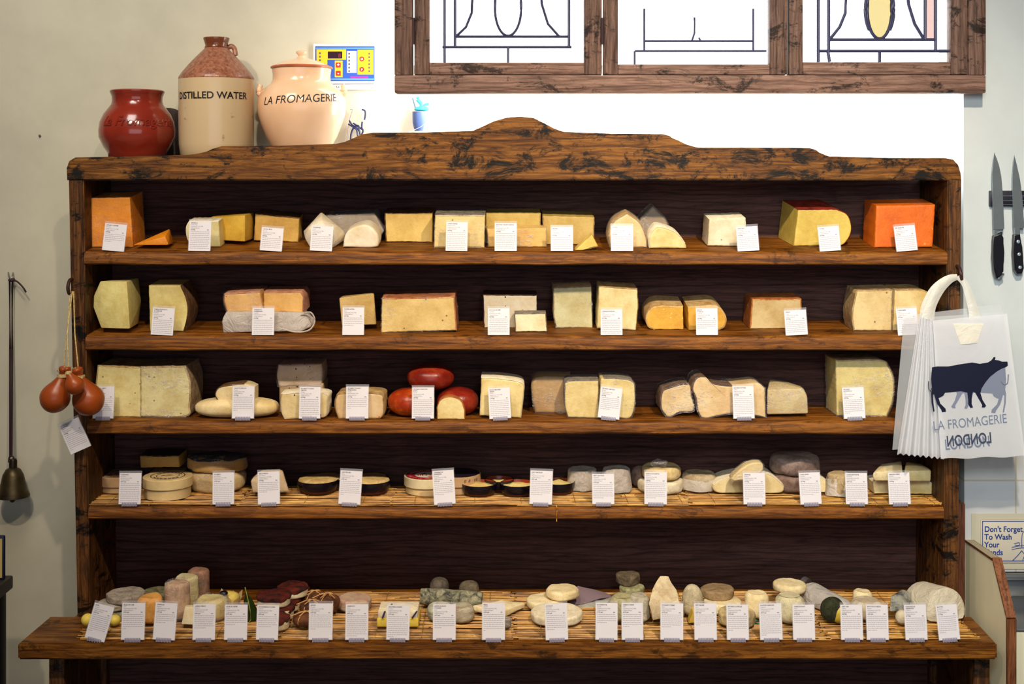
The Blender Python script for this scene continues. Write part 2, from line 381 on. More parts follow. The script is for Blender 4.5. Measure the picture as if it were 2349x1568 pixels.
for ci, (x0, g0, g1x, x1, gb) in enumerate([(950, 985, 1340, 1381, 143), (1384, 1418, 1766, 1806, 147), (1810, 1842, 2181, 2221, 142)]):
    cs = bpy.data.objects.new('casement', None); COL.objects.link(cs); cs.parent = win
    y0 = YW-.002
    finish('stile', rect(bmesh.new(), x0, g0, -255, 171, y0, y0+.03), W_WINV, cs); finish('stile', rect(bmesh.new(), g1x, x1, -255, 171, y0, y0+.03), W_WINV, cs)
    finish('rail', rect(bmesh.new(), g0, g1x, gb, 171, y0+.001, y0+.029), W_WIN, cs); finish('rail', rect(bmesh.new(), g0, g1x, -255, -225, y0+.001, y0+.029), W_WIN, cs)
    finish('glass_pane', rect(bmesh.new(), g0, g1x, -225, gb, y0+.014, y0+.017, 0), GL.m, cs, smooth=0)
    bm = bmesh.new(); yl = y0+.011; c = (g0+g1x)/2+(6 if ci == 2 else 3)
    xl, xr = (g0+59, g1x-35) if ci != 1 else (g0+60, g1x-38)
    L = []
    if ci != 1:
        z1 = 84 if ci == 0 else 91; z2 = 108 if ci == 0 else 117
        L += [[(xl, -220), (xl, z2)], [(xr, -220), (xr, z2)], [(xl, z1), (xr, z1)], [(xl-24 if ci == 2 else g0+30, z2), (xr+(35 if ci == 2 else 6), z2)], [(xl-24, -220), (xl-24, gb)], [(c, z2), (c, gb)]]
        if ci == 2: L += [[(xr-24, -220), (xr-24, z1)], [(xl-2, z2), (xl+2, gb)]]
        oval = [(c+(30 if ci == 0 else 28)*math.sin(a), (z1-2)-62+62*math.cos(a)*(1 if math.cos(a) > 0 else 1.6)) for a in [2*PI*k/40 for k in range(41)]]
        L += [oval, [(xl+2, z1), (xl+25, 62), (xl+38, 30), (xl+42, -60)], [(xr-(26 if ci == 2 else 22), z1), (xr-48, 55), (xr-62, 10), (xr-68, -60)]]
        if ci == 2: L += [[(c+33*math.sin(a), (z1-2)-66+66*math.cos(a)) for a in [PI*.25+1.5*PI*k/30 for k in range(31)]]]
    else:
        L += [[(xl-22, 117), (xr+30, 117)], [(xl, 94), (xr, 94)], [(xl, 20), (xl, 117)], [(xr, 20), (xr, 117)], [(xl-22, 117), (xl-22, gb)], [(c-8, 94), (c-2, 76), (c-2, 40)], [(c+12, 94), (c+8, 86)]]
    leads(bm, L, yl, .0040 if ci == 2 else (.0034 if ci == 0 else .0026))
    finish('lead_lines', bm, LEAD, cs, smooth=60)
    if ci == 2:
        bm = bmesh.new(); bm.faces.new([bm.verts.new(P(px, py, yl+.0015)) for px, py in oval[:-1]]); finish('amber_pane', bm, AMB, cs, smooth=0)['label'] = 'amber teardrop pane'
        bm = bmesh.new(); bm.faces.new([bm.verts.new(P(px, py, yl+.0015)) for px, py in ((xr-24, -220), (xr, -220), (xr, z1), (xr-24, z1))]); finish('pink_pane', bm, PINK, cs, smooth=0)['label'] = 'pink glass strip'
    if ci < 2:
        h = P(x0-1 if ci == 0 else x0, 70, y0-.004); hb = tube([P(h and (x0-2), 41, y0-.005), P(x0-2, 102, y0-.005)], .004, 8)
        finish('hinge', hb, plain('dark_iron', (70, 52, 56), .45, .5, .6), cs)

# unseen strip lights added behind the hanging frame to brighten the wall around it
o = area('hidden_wash_light', (P(1590, 0, .13).x, .115, ZP(194, .13)), (0, 0, 0), 26, (.93, .97, 1), 1.17, .04); o.rotation_euler = (math.radians(30), 0, 0)
o = area('hidden_wash_light', (P(925, 0, .13).x, .115, ZP(60, .13)), (0, 0, 0), 1.1, (.95, .98, 1), .05, .5); o.rotation_euler = Vector((-.8, .45, 0)).to_track_quat('-Z', 'Y').to_euler()

# ------------------------------------------------------------------ the rack
rack = Thing('display_rack', 'tall dark stained pine rack with a scalloped crest and four open shelves of cheese', 'rack', (0, .1, SURF[5][0]-.009))
crest = [(153, 413), (152, 385), (158, 369), (172, 361), (300, 358), (430, 355), (455, 355), (473, 351), (488, 341), (508, 335), (640, 334), (770, 333), (792, 328), (810, 317), (828, 308), (856, 304), (960, 304), (1085, 303), (1104, 291), (1134, 277), (1164, 269), (1195, 267), (1224, 270), (1246, 281), (1270, 297), (1292, 305), (1400, 306), (1520, 307), (1536, 311), (1552, 323), (1574, 334), (1600, 338), (1730, 338), (1858, 339), (1874, 344), (1885, 355), (1900, 361), (2040, 362), (2168, 362), (2188, 366), (2199, 378), (2205, 398), (2206, 413)]
bm = poly_extrude([(P(a, b, -.004).x, P(a, b, -.004).z) for a, b in crest], -.004, .026)
bmesh.ops.bevel(bm, geom=[e for e in bm.edges if abs(e.verts[0].co.y-e.verts[1].co.y) < 1e-5], offset=.003, segments=2, affect='EDGES')
rack.part('crest_board', bm, W_RACK)
for s, (a, b, c, d) in ((0, (157, 192, 177, 206)), (1, (2174, 2206, 2163, 2198))):
    z0 = SURF[5][0]-.009; pts = []
    A = P(a, 413, 0); B = P(b, 413, 0); C = P(d, 1416, 0); E = P(c, 1416, 0)
    bm = poly_extrude([(E.x, z0), (C.x, z0), (B.x, ZP(413, 0)), (A.x, ZP(413, 0))], 0, .215)
    bmesh.ops.bevel(bm, geom=[e for e in bm.edges if abs(e.verts[0].co.z-e.verts[1].co.z) > .3], offset=.003, segments=2, affect='EDGES')
    rack.part('side_panel', bm, W_SIDE)
bx0, bx1 = P(178, 0, 0).x, P(2186, 0, 0).x
rack.part('back_panel', box(bx0, bx1, .205, .215, SURF[5][0]-.009, ZP(372, 0)), W_BACK)
rack.part('top_board', box(bx0, bx1, .026, .205, ZP(385, 0), ZP(364, 0)), W_BACK)
def plank(x0, x1, zt, zb, y0, y1, rise, seed):
    """board with a worn, slightly ragged front edge"""
    bm = bmesh.new(); n = 120; rows = []
    for i in range(n+1):
        x = x0+(x1-x0)*i/n; j = noise.noise(Vector((x*9, seed, 0)))*.0016+noise.noise(Vector((x*40, seed, 3)))*.0012
        k = noise.noise(Vector((x*7, seed, 9)))*.002; jj = abs(noise.noise(Vector((x*25, seed, 5))))*.004
        pr = [(y0+.010+jj*.8, zt+j*.2), (y0+.0025, zt-.004-jj*.6), (y0, zt-.0085-jj), (y0, zb+.003+k), (y0+.003, zb+k), (y1, zb), (y1, zt+rise)]
        rows.append([bm.verts.new((x, a, b)) for a, b in pr])
    for A, B in zip(rows, rows[1:]):
        for k in range(7): bm.faces.new([A[k], A[(k+1) % 7], B[(k+1) % 7], B[k]])
    bm.faces.new(rows[0]); bm.faces.new(rows[-1][::-1]); return bm
for k, (zt, zb) in enumerate([(576, 607), (769, 803), (965, 995), (1162, 1190)]):
    xs = (193+k*3.2, 2173-k*2.6)
    rack.part('shelf', plank(P(xs[0], 0, 0).x, P(xs[1], 0, 0).x, ZP(zt, 0), ZP(zb, 0), -.001, .205, (.024, .013, 0, 0)[k]*.98, k*7), W_SHELF)
IRON = plain('rusty_iron_hook', (62, 36, 30), .5, .4, .3)
def hook(px, py):
    p = P(px, py, -.003)
    return tube(catmull([p+Vector((0, .008, .012)), p+Vector((0, -.012, .010)), p+Vector((0, -.024, -.004)), p+Vector((.002, -.022, -.018)), p+Vector((.004, -.012, -.02))], 6), .0042, 8)
rack.part('hook', hook(164, 652), IRON); rack.part('hook', hook(2196, 622), IRON)

# lower cupboard: worktop with ears, legs, dark recess
base = Thing('cupboard_base', 'dark wooden cupboard base with a long worktop under the cheese rack', 'cupboard', (0, 0, 0))
zt = SURF[5][0]-.009; zb = ZP(1513, -.17)
x0, x1 = P(40, 0, -.17).x, P(2288, 0, -.17).x; e0, e1 = P(172, 0, 0).x, P(2203, 0, 0).x
pl = [(x0, -.17), (x1, -.17), (x1+.006, .0), (e1, .0), (e1, .225), (e0, .225), (e0, 0), (P(112, 0, 0).x, 0)]
bm = bmesh.new(); a = [bm.verts.new((x, y, zb)) for x, y in pl]; b = [bm.verts.new((x, y, zt)) for x, y in pl]
bm.faces.new(a); bm.faces.new(b)
for i in range(8): bm.faces.new([a[i], a[(i+1) % 8], b[(i+1) % 8], b[i]])
bmesh.ops.bevel(bm, geom=[e for e in bm.edges if abs(e.verts[0].co.y+e.verts[1].co.y+.34) < .2], offset=.004, segments=2, affect='EDGES')
base.part('worktop', bm, W_TOP)
lx = [(P(112, 0, -.13).x, P(147, 0, -.13).x), (P(2235, 0, -.13).x, P(2271, 0, -.13).x)]
for a, b in lx:
    base.part('leg', box(a, b, -.13, -.09, 0, zb, None, .002), W_SIDE); base.part('leg', box(a, b, .17, .21, 0, zb, None, .002), W_SIDE)
base.part('side_panel', box(lx[0][0]+.008, lx[0][0]+.02, -.09, .17, .1, zb), W_SIDE); base.part('side_panel', box(lx[1][1]-.02, lx[1][1]-.008, -.09, .17, .1, zb), W_SIDE)
base.part('back_panel', box(lx[0][1], lx[1][0], .195, .205, .1, zb), W_BACK)
base.part('bottom_shelf', box(lx[0][1], lx[1][0], -.11, .195, .12, .14), W_SIDE)

# ------------------------------------------------------------------ straw mats (uncountable reeds, one object each)
STRAW = NM('dry_reed_straw'); v = STRAW.coord((3, 40, 60)); n = STRAW.noise(v, 3, 4, .7)
STRAW.pr(STRAW.ramp(n, [(.36, lin((84, 48, 14))), (.5, lin((176, 122, 44))), (.68, lin((232, 190, 96)))]), .5, None, .4); STRAW = STRAW.m
def mat(px0, px1, k, y0, y1, label, seed):
    rnd = random.Random(seed); bm = bmesh.new(); z = SURF[k][0]-(.007 if k == 4 else .009); X0 = P(px0, 0, y0).x; X1 = P(px1, 0, y0).x
    y = y0
    while y < y1:
        x = X0+rnd.uniform(-.012, .004)
        while x < X1-.02:
            L = rnd.uniform(.12, .45); xe = min(x+L, X1+rnd.uniform(-.012, .006)); r = rnd.uniform(.0012, .0021); zz = z+r+rnd.choice((0, 0, .0022))
            yy = y+rnd.uniform(-.001, .001); dy = rnd.uniform(-.004, .004)
            tube([(x, yy, zz), ((x+xe)/2, yy+dy/2, zz+.0006), (xe, yy+dy, zz)], r, 5, bm); x = xe+rnd.uniform(-.02, .006)
        y += .0036
    x = X0+.05
    while x < X1:
        tube([(x, y0-.002, z+.002), (x+.004, y0+.002, z+.0066), (x+.002, (y0+y1)/2, z+.0066), (x+.005, y1, z+.006)], .0006, 4, bm); x += rnd.uniform(.09, .15)
    base_p = Vector(((X0+X1)/2, (y0+y1)/2, z))
    single('straw_mat', bm, STRAW, label, 'mat', base_p, 'bound reed mats under the soft cheeses', 'stuff', 60)
for i, (a, b, t) in enumerate([(194, 545, 'reed mat at the left end of the fourth shelf under the round wooden boxes'), (552, 893, 'reed mat under the dark glazed cheese dishes on the fourth shelf'), (897, 1582, 'long reed mat in the middle of the fourth shelf under the terracotta dishes'), (1588, 2166, 'reed mat at the right end of the fourth shelf')]):
    mat(a, b, 4, .006, .19, t, i)
for i, (a, b, t) in enumerate([(182, 640, 'reed mat at the left end of the worktop under small goat cheeses'), (646, 1180, 'reed mat on the worktop under the ash log and leaf wrapped cheeses'), (1186, 1900, 'reed mat in the middle of the worktop under white disc cheeses'), (1906, 2245, 'reed mat at the right end of the worktop under the big white wrapped block')]):
    mat(a, b, 5, -.150, .17 if i else .10, t, 20+i)

single('straw_strand', tube(catmull([P(1276, 1158, -.004), P(1278, 1166, -.006), P(1277, 1180, -.005), P(1277, 1196, -.006)], 4), .0011, 6), STRAW, 'single straw hanging over the front edge of the fourth shelf', 'straw', P(1277, 1196, -.006))

# ------------------------------------------------------------------ cheese builders
def dens(pts, step=7, jit=.5, seed=1, sm=()):
    rnd = random.Random(seed); out = []; own = []
    n = len(pts)
    for i in range(n):
        a, b = Vector(pts[i]), Vector(pts[(i+1) % n]); L = (b-a).length; m = max(1, int(L/step))
        if i in sm:
            p0 = Vector(pts[i-1]) if (i-1) in sm else a*2-b; p3 = Vector(pts[(i+2) % n]) if (i+1) in sm else b*2-a; m = max(4, int(L/4))
            for k in range(m):
                t = k/m; out.append(.5*((2*a)+(-p0+b)*t+(2*p0-5*a+4*b-p3)*t*t+(-p0+3*a-3*b+p3)*t**3)); own.append(i)
            continue
        for k in range(m):
            p = a.lerp(b, k/m)
            if k: p += Vector((rnd.uniform(-jit, jit), rnd.uniform(-jit, jit)))
            out.append(p); own.append(i)
    return out, own
_cnt = [0]
def cut(label, pts, k, col, y=None, depth=.09, rnd_=None, wrap=0, bev=.0025, jit=.5, back=(0, 0, 1.0), stack=False, name='cheese_wedge', cat='cheese', edges=None, smooth_pts=False, rt=2.2, wamp=0, sm=()):
    """cheese cut with a flat face: px outline, clockwise from bottom left; edges: which outline edges carry rind"""
    _cnt[0] += 1; seed = _cnt[0]
    if y is None: y = solve_y(k, max(p[1] for p in pts))
    depth = min(depth, (.200-y)) if k != 0 else depth
    dp, own = dens(pts, 6, jit, seed, sm)
    W = [P(p.x, p.y, y) for p in dp]
    zmin = min(v.z for v in W); zb_ = sz(k, y)
    dz = 0 if stack else zb_-zmin
    pts2 = [(v.x, v.z+dz) for v in W]
    slope = SURF[k][1]*depth
    cx = sum(p[0] for p in pts2)/len(pts2); zlo = min(p[1] for p in pts2)
    bk = [((x-cx)*back[2]+cx+back[0], zlo+(z-zlo)*(1+back[1])+slope) for x, z in pts2]
    basep = (cx, y+depth/2, zlo+slope/2)
    t = Thing(name, label, cat, basep)
    n = len(pts2); area_ = sum(pts2[i][0]*pts2[(i+1) % n][1]-pts2[(i+1) % n][0]*pts2[i][1] for i in range(n)); sg = -1 if area_ > 0 else 1
    nr = []
    for i in range(n):
        a = Vector(pts2[i-1]); b = Vector(pts2[(i+1) % n]); d = (b-a).normalized(); nr.append(Vector((-d.y, d.x))*sg)
    bm = bmesh.new(); rings = []; cx0 = sum(p[0] for p in pts2)/n; cz0 = sum(p[1] for p in pts2)/n
    inw = [(Vector((cx0, cz0))-Vector(p)).normalized() for p in pts2]
    for q in range(4):
        an = PI/2*q/3; ins = bev*(1-math.sin(an)); dy = bev*(1-math.cos(an))
        rings.append([bm.verts.new((p[0]+inw[i].x*ins, y+dy, p[1]+inw[i].y*ins)) for i, p in enumerate(pts2)])
    rings.append([bm.verts.new((p[0], y+depth, p[1])) for p in bk])
    rings.insert(0, [bm.verts.new((v.co.x+(cx0-v.co.x)*.05, y, v.co.z+(cz0-v.co.z)*.05)) for v in rings[0]])
    cv = bm.verts.new((cx0, y, cz0)); bm.faces.new(rings[-1][::-1])
    for i in range(n): bm.faces.new([cv, rings[0][(i+1) % n], rings[0][i]])
    for A, B in zip(rings, rings[1:]):
        for i in range(n): bm.faces.new([A[i], A[(i+1) % n], B[(i+1) % n], B[i]])
    if wamp: wobble(bm, wamp, 25, seed)
    t.part('paste', bm, col, 50)
    if rnd_ is not None:
        n = len(pts2); bm = bmesh.new(); rt_ = rt/1000.0
        ok = [(edges is None) or (own[i] in edges) for i in range(n)]
        cache = {}
        def ring(i):
            if i in cache: return cache[i]
            p = Vector(pts2[i]); q = Vector(bk[i]); nn = nr[i]; o = nn*.0008; inn = nn*(-rt_)
            cache[i] = [bm.verts.new((p.x+o.x, y+bev*.55, p.y+o.y)), bm.verts.new((p.x+inn.x, y-.0004, p.y+inn.y)), bm.verts.new((q.x+inn.x, y+depth+.0006, q.y+inn.y)), bm.verts.new((q.x+o.x, y+depth+.0006, q.y+o.y))]
            return cache[i]
        for i in range(n):
            if ok[i]:
                A, B = ring(i), ring((i+1) % n)
                for c in range(4): bm.faces.new([A[c], A[(c+1) % 4], B[(c+1) % 4], B[c]])
        t.part('rind', bm, rnd_, 50)
    if wrap:
        o = 1.5/1000; n = len(pts2); cz = sum(p[1] for p in pts2)/n
        f = lambda L: [(x+math.copysign(o, x-cx)+random.uniform(-.0006, .0006), max(z+math.copysign(o, z-cz)+random.uniform(-.0005, .0005), zlo+.0003)) for x, z in L]
        bm = poly_extrude(f(pts2), y-.0018, y+depth+.0015, None, f(bk))
        t.part('film_wrap', bm, film(wrap), 0)
    return t
def fhull(label, pts, col, name='cheese_wedge', k=None, bev=.002, wrapm=None, part='paste', amp=0, cat='cheese'):
    """convex cheese from (px, py, y) corners"""
    W = [P(*p) for p in pts]
    if k is not None:
        lo = min(W, key=lambda v: v.z-sz(k, v.y)); dz = sz(k, lo.y)-lo.z; W = [v+Vector((0, 0, dz)) for v in W]
        W = [Vector((v.x, v.y, max(v.z, sz(k, v.y)))) for v in W]
    c = sum(W, Vector())/len(W); b = (c.x, c.y, min(v.z for v in W)); t = Thing(name, label, cat, b)
    bm = hull(W, bev)
    if amp:
        bmesh.ops.triangulate(bm, faces=bm.faces); bmesh.ops.subdivide_edges(bm, edges=bm.edges, cuts=2, use_grid_fill=True); wobble(bm, amp, 28, len(label))
    t.part(part, bm, col, 30)
    if wrapm:
        bm = hull([c+(v-c)*1.025 for v in W], bev); 
        for v in bm.verts: v.co.z = max(v.co.z, b[2]+.0003)
        t.part('film_wrap', bm, wrapm, 50)
    return t
def wheel(label, cx, basepy, r, h, k, mat_, name='cheese_round', yc=None, z0=None, rtop=None, e=.25, amp=.0012, freq=35, parts=None, part='rind', sq=1.0, cat='cheese', dome=0):
    """round cheese; returns (thing, centre, R, H)"""
    if yc is None:
        yf = solve_y(k, basepy); s = S(yf); yc = yf+r*s*sq
    s = S(yc); R = r*s; H = h*s
    if k: yc = min(yc, .199-R*sq)
    zz = sz(k, yc) if z0 is None else z0
    c = Vector(((cx-CX)*s, yc, zz)); rt = (rtop or r)*s
    b = H*e if H*e < R*.5 else R*.5
    prof = [(0, 0), (R*.6, 0), (R-b*.9, 0)]
    for i in range(6):
        a = -PI/2+PI/2*i/5; prof.append((R-b+b*math.cos(a), b+b*math.sin(a)))
    n = 5
    for i in range(1, n): prof.append((R+(rt-R)*i/n, b+(H-2*b)*i/n))
    for i in range(6):
        a = PI/2*i/5; prof.append((rt-b+b*math.cos(a), H-b+b*math.sin(a)))
    prof += [(rt*.7, H+dome*.5*s), (rt*.35, H+dome*.9*s), (0, H+dome*s)]
    t = Thing(name, label, cat, c)
    t.part(part, lathe(prof, c, 44, None, amp, freq, sq, _cnt[0]+len(label)), mat_, 60)
    return t, c, R, H
def ball(label, cx, cy, rx, rz, mat_, y, ry=None, e1=.9, e2=1.0, amp=.001, freq=30, name='cheese_round', k=None, rot=None, cat='cheese'):
    s = S(y); c = P(cx, cy, y)
    if k is not None: c.z = sz(k, y)+rz*s*.985
    b = c-Vector((0, 0, rz*s))
    bm = sell(c, rx*s, (ry or rx)*s, rz*s, e1, e2, 40, 20, None, amp, freq, len(label), rot)
    return single(name, bm, mat_, label, cat, b, None, None, 60)

# rinds
R_BR = rind((120, 84, 50), (66, 42, 26)); R_GR = rind((150, 140, 124), (92, 82, 70), 60); R_OR = rind((196, 120, 56), (150, 80, 36))
R_WH = rind((250, 240, 212), (226, 210, 174), 50, .8, .5); R_PK = rind((204, 150, 120), (168, 104, 80)); R_DK = rind((70, 44, 36), (34, 20, 18), 70)
R_TAN = rind((200, 168, 112), (150, 112, 66)); R_RED = rind((150, 50, 34), (90, 24, 18), 30, .45)

# ---- shelf one
cut('tall orange block of cheese at the left end of the top shelf', [(205, 567), (201, 455), (298, 453), (305, 567)], 1, paste((240, 150, 22)), depth=.10, wrap=.05)
t = fhull('low orange wedge with a rind end beside the tall orange block', [(305, 567, .03), (379, 547, .03), (387, 567, .03), (390, 529, .10), (398, 562, .09), (330, 566, .09)], paste((236, 146, 26)), k=1)
cut('pale cut piece with a white rind behind the second card on the top shelf', [(440, 566), (429, 545), (427, 522), (434, 507), (502, 507), (505, 566)], 1, paste((226, 216, 160)), rnd_=R_WH, depth=.05, edges=[0, 1, 2, 3], sm=(0, 1, 2))
fhull('large yellow wedge turned to show its corner behind the second card', [(486, 552, .115), (484, 499, .115), (562, 496, .07), (562, 556, .07), (582, 488, .15), (582, 549, .15), (520, 490, .185), (520, 548, .185)], paste((226, 184, 72)), k=1)
cut('yellow block with a sloping top behind the third card on the top shelf', [(582, 551), (585, 489), (686, 500), (684, 555)], 1, paste((222, 182, 96)), rnd_=R_BR, depth=.10, edges=[1], back=(0, 0, .95), bev=.003)
fhull('white pointed cheese like a pyramid in film on the top shelf', [(711, 562, .05), (700, 543, .05), (696, 526, .07), (737, 481, .085), (775, 513, .07), (791, 527, .09), (790, 546, .10), (765, 563, .05), (738, 500, .045), (706, 520, .04), (755, 530, .03), (757, 562, .03), (745, 545, .15), (715, 530, .15)], paste((238, 228, 204)), k=1, wrapm=film(.18))
cut('grey white wrapped slab leaning at the back behind the pyramid cheese', [(752, 548), (750, 487), (858, 481), (880, 520), (868, 546)], 1, paste((176, 168, 160)), y=.125, depth=.06, wrap=.3)
cut('rough white chunk in front of the grey wrapped slab', [(786, 567), (797, 530), (838, 514), (864, 532), (868, 560), (855, 568)], 1, paste((240, 228, 204)), depth=.06, bev=.006, wamp=.0015, name='cheese_chunk', sm=(0, 1, 2, 3, 4, 5))
cut('squat yellow block with dark rinds at the back between the grey slab and fifth card', [(885, 555), (882, 488), (992, 487), (992, 556)], 1, paste((228, 198, 116)), rnd_=R_BR, depth=.09, edges=[0, 1, 3], bev=.003)
cut('pale yellow block with a white film top behind the fifth card', [(996, 568), (998, 493), (1112, 493), (1111, 568)], 1, paste((228, 204, 136), (120, 90, 50), .25, 30), rnd_=R_GR, depth=.10, edges=[1, 3], wrap=.14, rt=3)
cut('low film wrapped yellow slab behind the sixth card on the top shelf', [(1121, 566), (1117, 525), (1253, 523), (1254, 566)], 1, paste((228, 184, 84)), depth=.045, wrap=.42)
cut('olive yellow block at the back behind the low wrapped slab', [(1113, 556), (1115, 487), (1240, 487), (1240, 556)], 1, paste((196, 172, 92)), y=.105, rnd_=R_TAN, depth=.08, edges=[2])
cut('olive yellow block at the back behind the seventh card', [(1247, 556), (1245, 490), (1363, 494), (1362, 556)], 1, paste((198, 170, 96)), y=.09, rnd_=R_TAN, depth=.09, edges=[0, 2])
cut('small thin yellow wedge lying at the front edge of the top shelf', [(1319, 572), (1340, 552), (1358, 536), (1372, 563), (1350, 569), (1336, 572)], 1, paste((232, 198, 104)), rnd_=R_TAN, y=.012, depth=.035, edges=[3], name='cheese_wedge')
cut('domed peach coloured wedge in film with a pointed top', [(1400, 568), (1395, 540), (1408, 508), (1437, 489), (1440, 489), (1468, 510), (1483, 545), (1484, 568)], 1, paste((234, 206, 150)), rnd_=R_TAN, depth=.06, wrap=.2, bev=.005, sm=(0, 1, 2, 4, 5, 6))
cut('dim grey pointed cheese in film at the back of the top shelf', [(1470, 550), (1465, 508), (1496, 471), (1499, 471), (1530, 505), (1536, 550)], 1, paste((150, 132, 106)), y=.135, depth=.05, wrap=.35, bev=.005, sm=(0, 1, 3, 4))
cut('cream wedge with a curved back sloping down to the right', [(1490, 570), (1488, 545), (1498, 527), (1512, 519), (1550, 532), (1572, 558), (1575, 570)], 1, paste((238, 216, 154)), rnd_=R_WH, depth=.06, bev=.006, edges=[0, 1, 2, 3, 4], sm=(0, 1, 2, 3, 4, 5))
cut('plain white block standing alone on the right half of the top shelf', [(1623, 563), (1627, 503), (1710, 500), (1711, 565)], 1, paste((228, 214, 186), (150, 130, 100), .2, 30), rnd_=R_WH, depth=.09, bev=.003, edges=[1, 2])
cut('yellow half round with a rounded right end and a waxed red brown rind', [(1821, 564), (1826, 520), (1831, 481), (1918, 480), (1943, 492), (1953, 517), (1950, 540), (1936, 560), (1921, 564)], 1, paste((214, 190, 92)), rnd_=R_RED, depth=.12, back=(-.012, .06, 1.0), edges=[2, 3, 4, 5, 6, 7], bev=.003, rt=1.0, sm=(3, 4, 5, 6, 7))
cut('bright orange block at the right end of the top shelf', [(2006, 568), (2010, 471), (2146, 469), (2140, 567)], 1, paste((222, 108, 22), (236, 150, 70), .4, 25), depth=.10, bev=.004)
# ---- shelf two
t = fhull('pale barrel sided cheese turned to show two cut faces, left end of the second shelf', [(232, 763, .03), (214, 715, .04), (215, 690, .04), (230, 656, .03), (291, 657, .02), (298, 765, .02), (318, 648, .11), (324, 700, .11), (318, 752, .11), (250, 655, .14), (250, 755, .14)], paste((230, 218, 146)), k=2, bev=.002)
cut('pale half round cheese with a bulging brown right side behind the second shelf card', [(344, 760), (341, 655), (414, 655), (426, 682), (431, 708), (428, 735), (421, 760)], 2, paste((230, 216, 146)), rnd_=R_BR, depth=.10, edges=[2, 3, 4, 5], rt=1, sm=(2, 3, 4, 5))
wp = sheet((226, 216, 206), .82, .35, .9)
t = Thing('wrapped_cheese', 'crumpled white paper parcel of cheese under two orange pieces', 'cheese', (P(612, 0, .07).x, .07, sz(2, .07)))
bm = hull([P(512, 766, .03), P(509, 737, .03), P(522, 716, .04), P(640, 716, .03), P(700, 718, .035), P(722, 735, .05), P(715, 752, .03), P(690, 762, .02), P(640, 764, .02), P(530, 716, .12), P(700, 712, .13), P(515, 750, .13), P(710, 745, .13)], .003)
bmesh.ops.translate(bm, verts=bm.verts, vec=(0, 0, .003)); bmesh.ops.triangulate(bm, faces=bm.faces); bmesh.ops.subdivide_edges(bm, edges=bm.edges, cuts=3, use_grid_fill=True); wobble(bm, .003, 24, 4)
for v in bm.verts: v.co.z = max(v.co.z, sz(2, v.co.y)+.0003); 
t.part('paper_wrap', bm, wp, 25)
bm = tube(catmull([P(690, 722, .03), P(712, 716, .02), P(722, 735, .02), P(710, 756, .015), P(680, 761, .012), P(640, 752, .012)], 6), .002, 6); t.part('paper_fold', bm, wp)
zt2 = ZP(717, .045)+.003
cut('orange cream square slab on the left of the paper parcel', [(520, 716), (513, 690), (514, 674), (596, 668), (603, 716)], 2, paste((232, 184, 112), (120, 60, 30), .2, 40), y=.04, rnd_=R_PK, depth=.09, stack=True, edges=[0, 1, 2], bev=.005, wrap=.08)
cut('orange cream square slab on the right of the paper parcel', [(604, 716), (604, 670), (690, 669), (697, 680), (696, 717)], 2, paste((230, 182, 108), (120, 60, 30), .2, 40), y=.045, rnd_=R_PK, depth=.09, stack=True, edges=[1, 2, 3, 4], bev=.005)
fhull('yellow film wrapped wedge behind the third card of the second shelf', [(784, 757, .05), (778, 694, .05), (858, 683, .075), (864, 755, .075), (790, 686, .16), (850, 682, .17), (795, 750, .16), (855, 750, .17)], paste((212, 180, 98)), k=2, wrapm=film(.2), bev=.003)
cut('widest yellow slab with small holes and a film top on the second shelf', [(875, 762), (876, 685), (1042, 681), (1047, 757)], 2, paste((230, 202, 128), (130, 92, 46), .6, 40), rnd_=R_OR, depth=.10, edges=[1, 2], wrap=.12, rt=2)
cut('grey white cheese with black pepper specks and dark rind', [(1110, 752), (1108, 676), (1231, 677), (1231, 752)], 2, paste((212, 202, 180), (50, 42, 36), .8, 40), rnd_=R_DK, depth=.07, edges=[0, 1], rt=1.6)
cut('small low cream block in front of the peppered cheese', [(1182, 761), (1181, 720), (1252, 719), (1255, 761)], 2, paste((244, 234, 198)), rnd_=R_GR, depth=.04, bev=.003, rt=1.2)
cut('tall greenish cream block in film, left one of the tall pair', [(1276, 752), (1270, 720), (1270, 661), (1356, 657), (1359, 752)], 2, paste((208, 204, 158)), depth=.08, wrap=.2, rnd_=R_TAN, edges=[0, 1, 2], rt=1.2, bev=.003)
cut('tall cream block with a sloping top, right one of the tall pair', [(1370, 753), (1374, 657), (1462, 663), (1464, 700), (1459, 757)], 2, paste((232, 218, 164)), rnd_=R_TAN, depth=.09, edges=[1, 2, 3], rt=1.2, bev=.003)
cut('golden half round with a white rimmed left end and brown top', [(1502, 756), (1487, 749), (1482, 730), (1490, 712), (1510, 702), (1567, 703), (1568, 756)], 2, paste((226, 176, 66), (244, 214, 130), .5, 55), rnd_=rind((226, 196, 140), (190, 140, 80)), depth=.10, edges=[0, 1, 2, 3, 4], rt=3, back=(.0, .14, 1), sm=(0, 1, 2, 3, 4))
cut('golden half round with its rounded end to the right behind a card', [(1580, 757), (1578, 704), (1632, 700), (1654, 708), (1666, 730), (1661, 750), (1646, 757)], 2, paste((224, 174, 66), (244, 214, 130), .5, 55), rnd_=rind((220, 192, 136), (186, 136, 76)), depth=.10, edges=[1, 2, 3, 4, 5], rt=3, back=(0, .14, 1), sm=(1, 2, 3, 4, 5))
cut('dull beige block with an orange brown rind near the right of the second shelf', [(1721, 749), (1726, 682), (1838, 681), (1840, 749)], 2, paste((206, 182, 132)), y=.085, rnd_=R_OR, depth=.09, edges=[0, 1, 2])
cut('cream wedge with small holes, left half of the pair beside the carrier bags', [(1959, 758), (1955, 720), (1965, 667), (2047, 665), (2045, 758)], 2, paste((228, 204, 146), (150, 110, 60), .2, 34), rnd_=R_TAN, depth=.08, wrap=.08, edges=[0, 1, 2], bev=.003, sm=(0, 1))
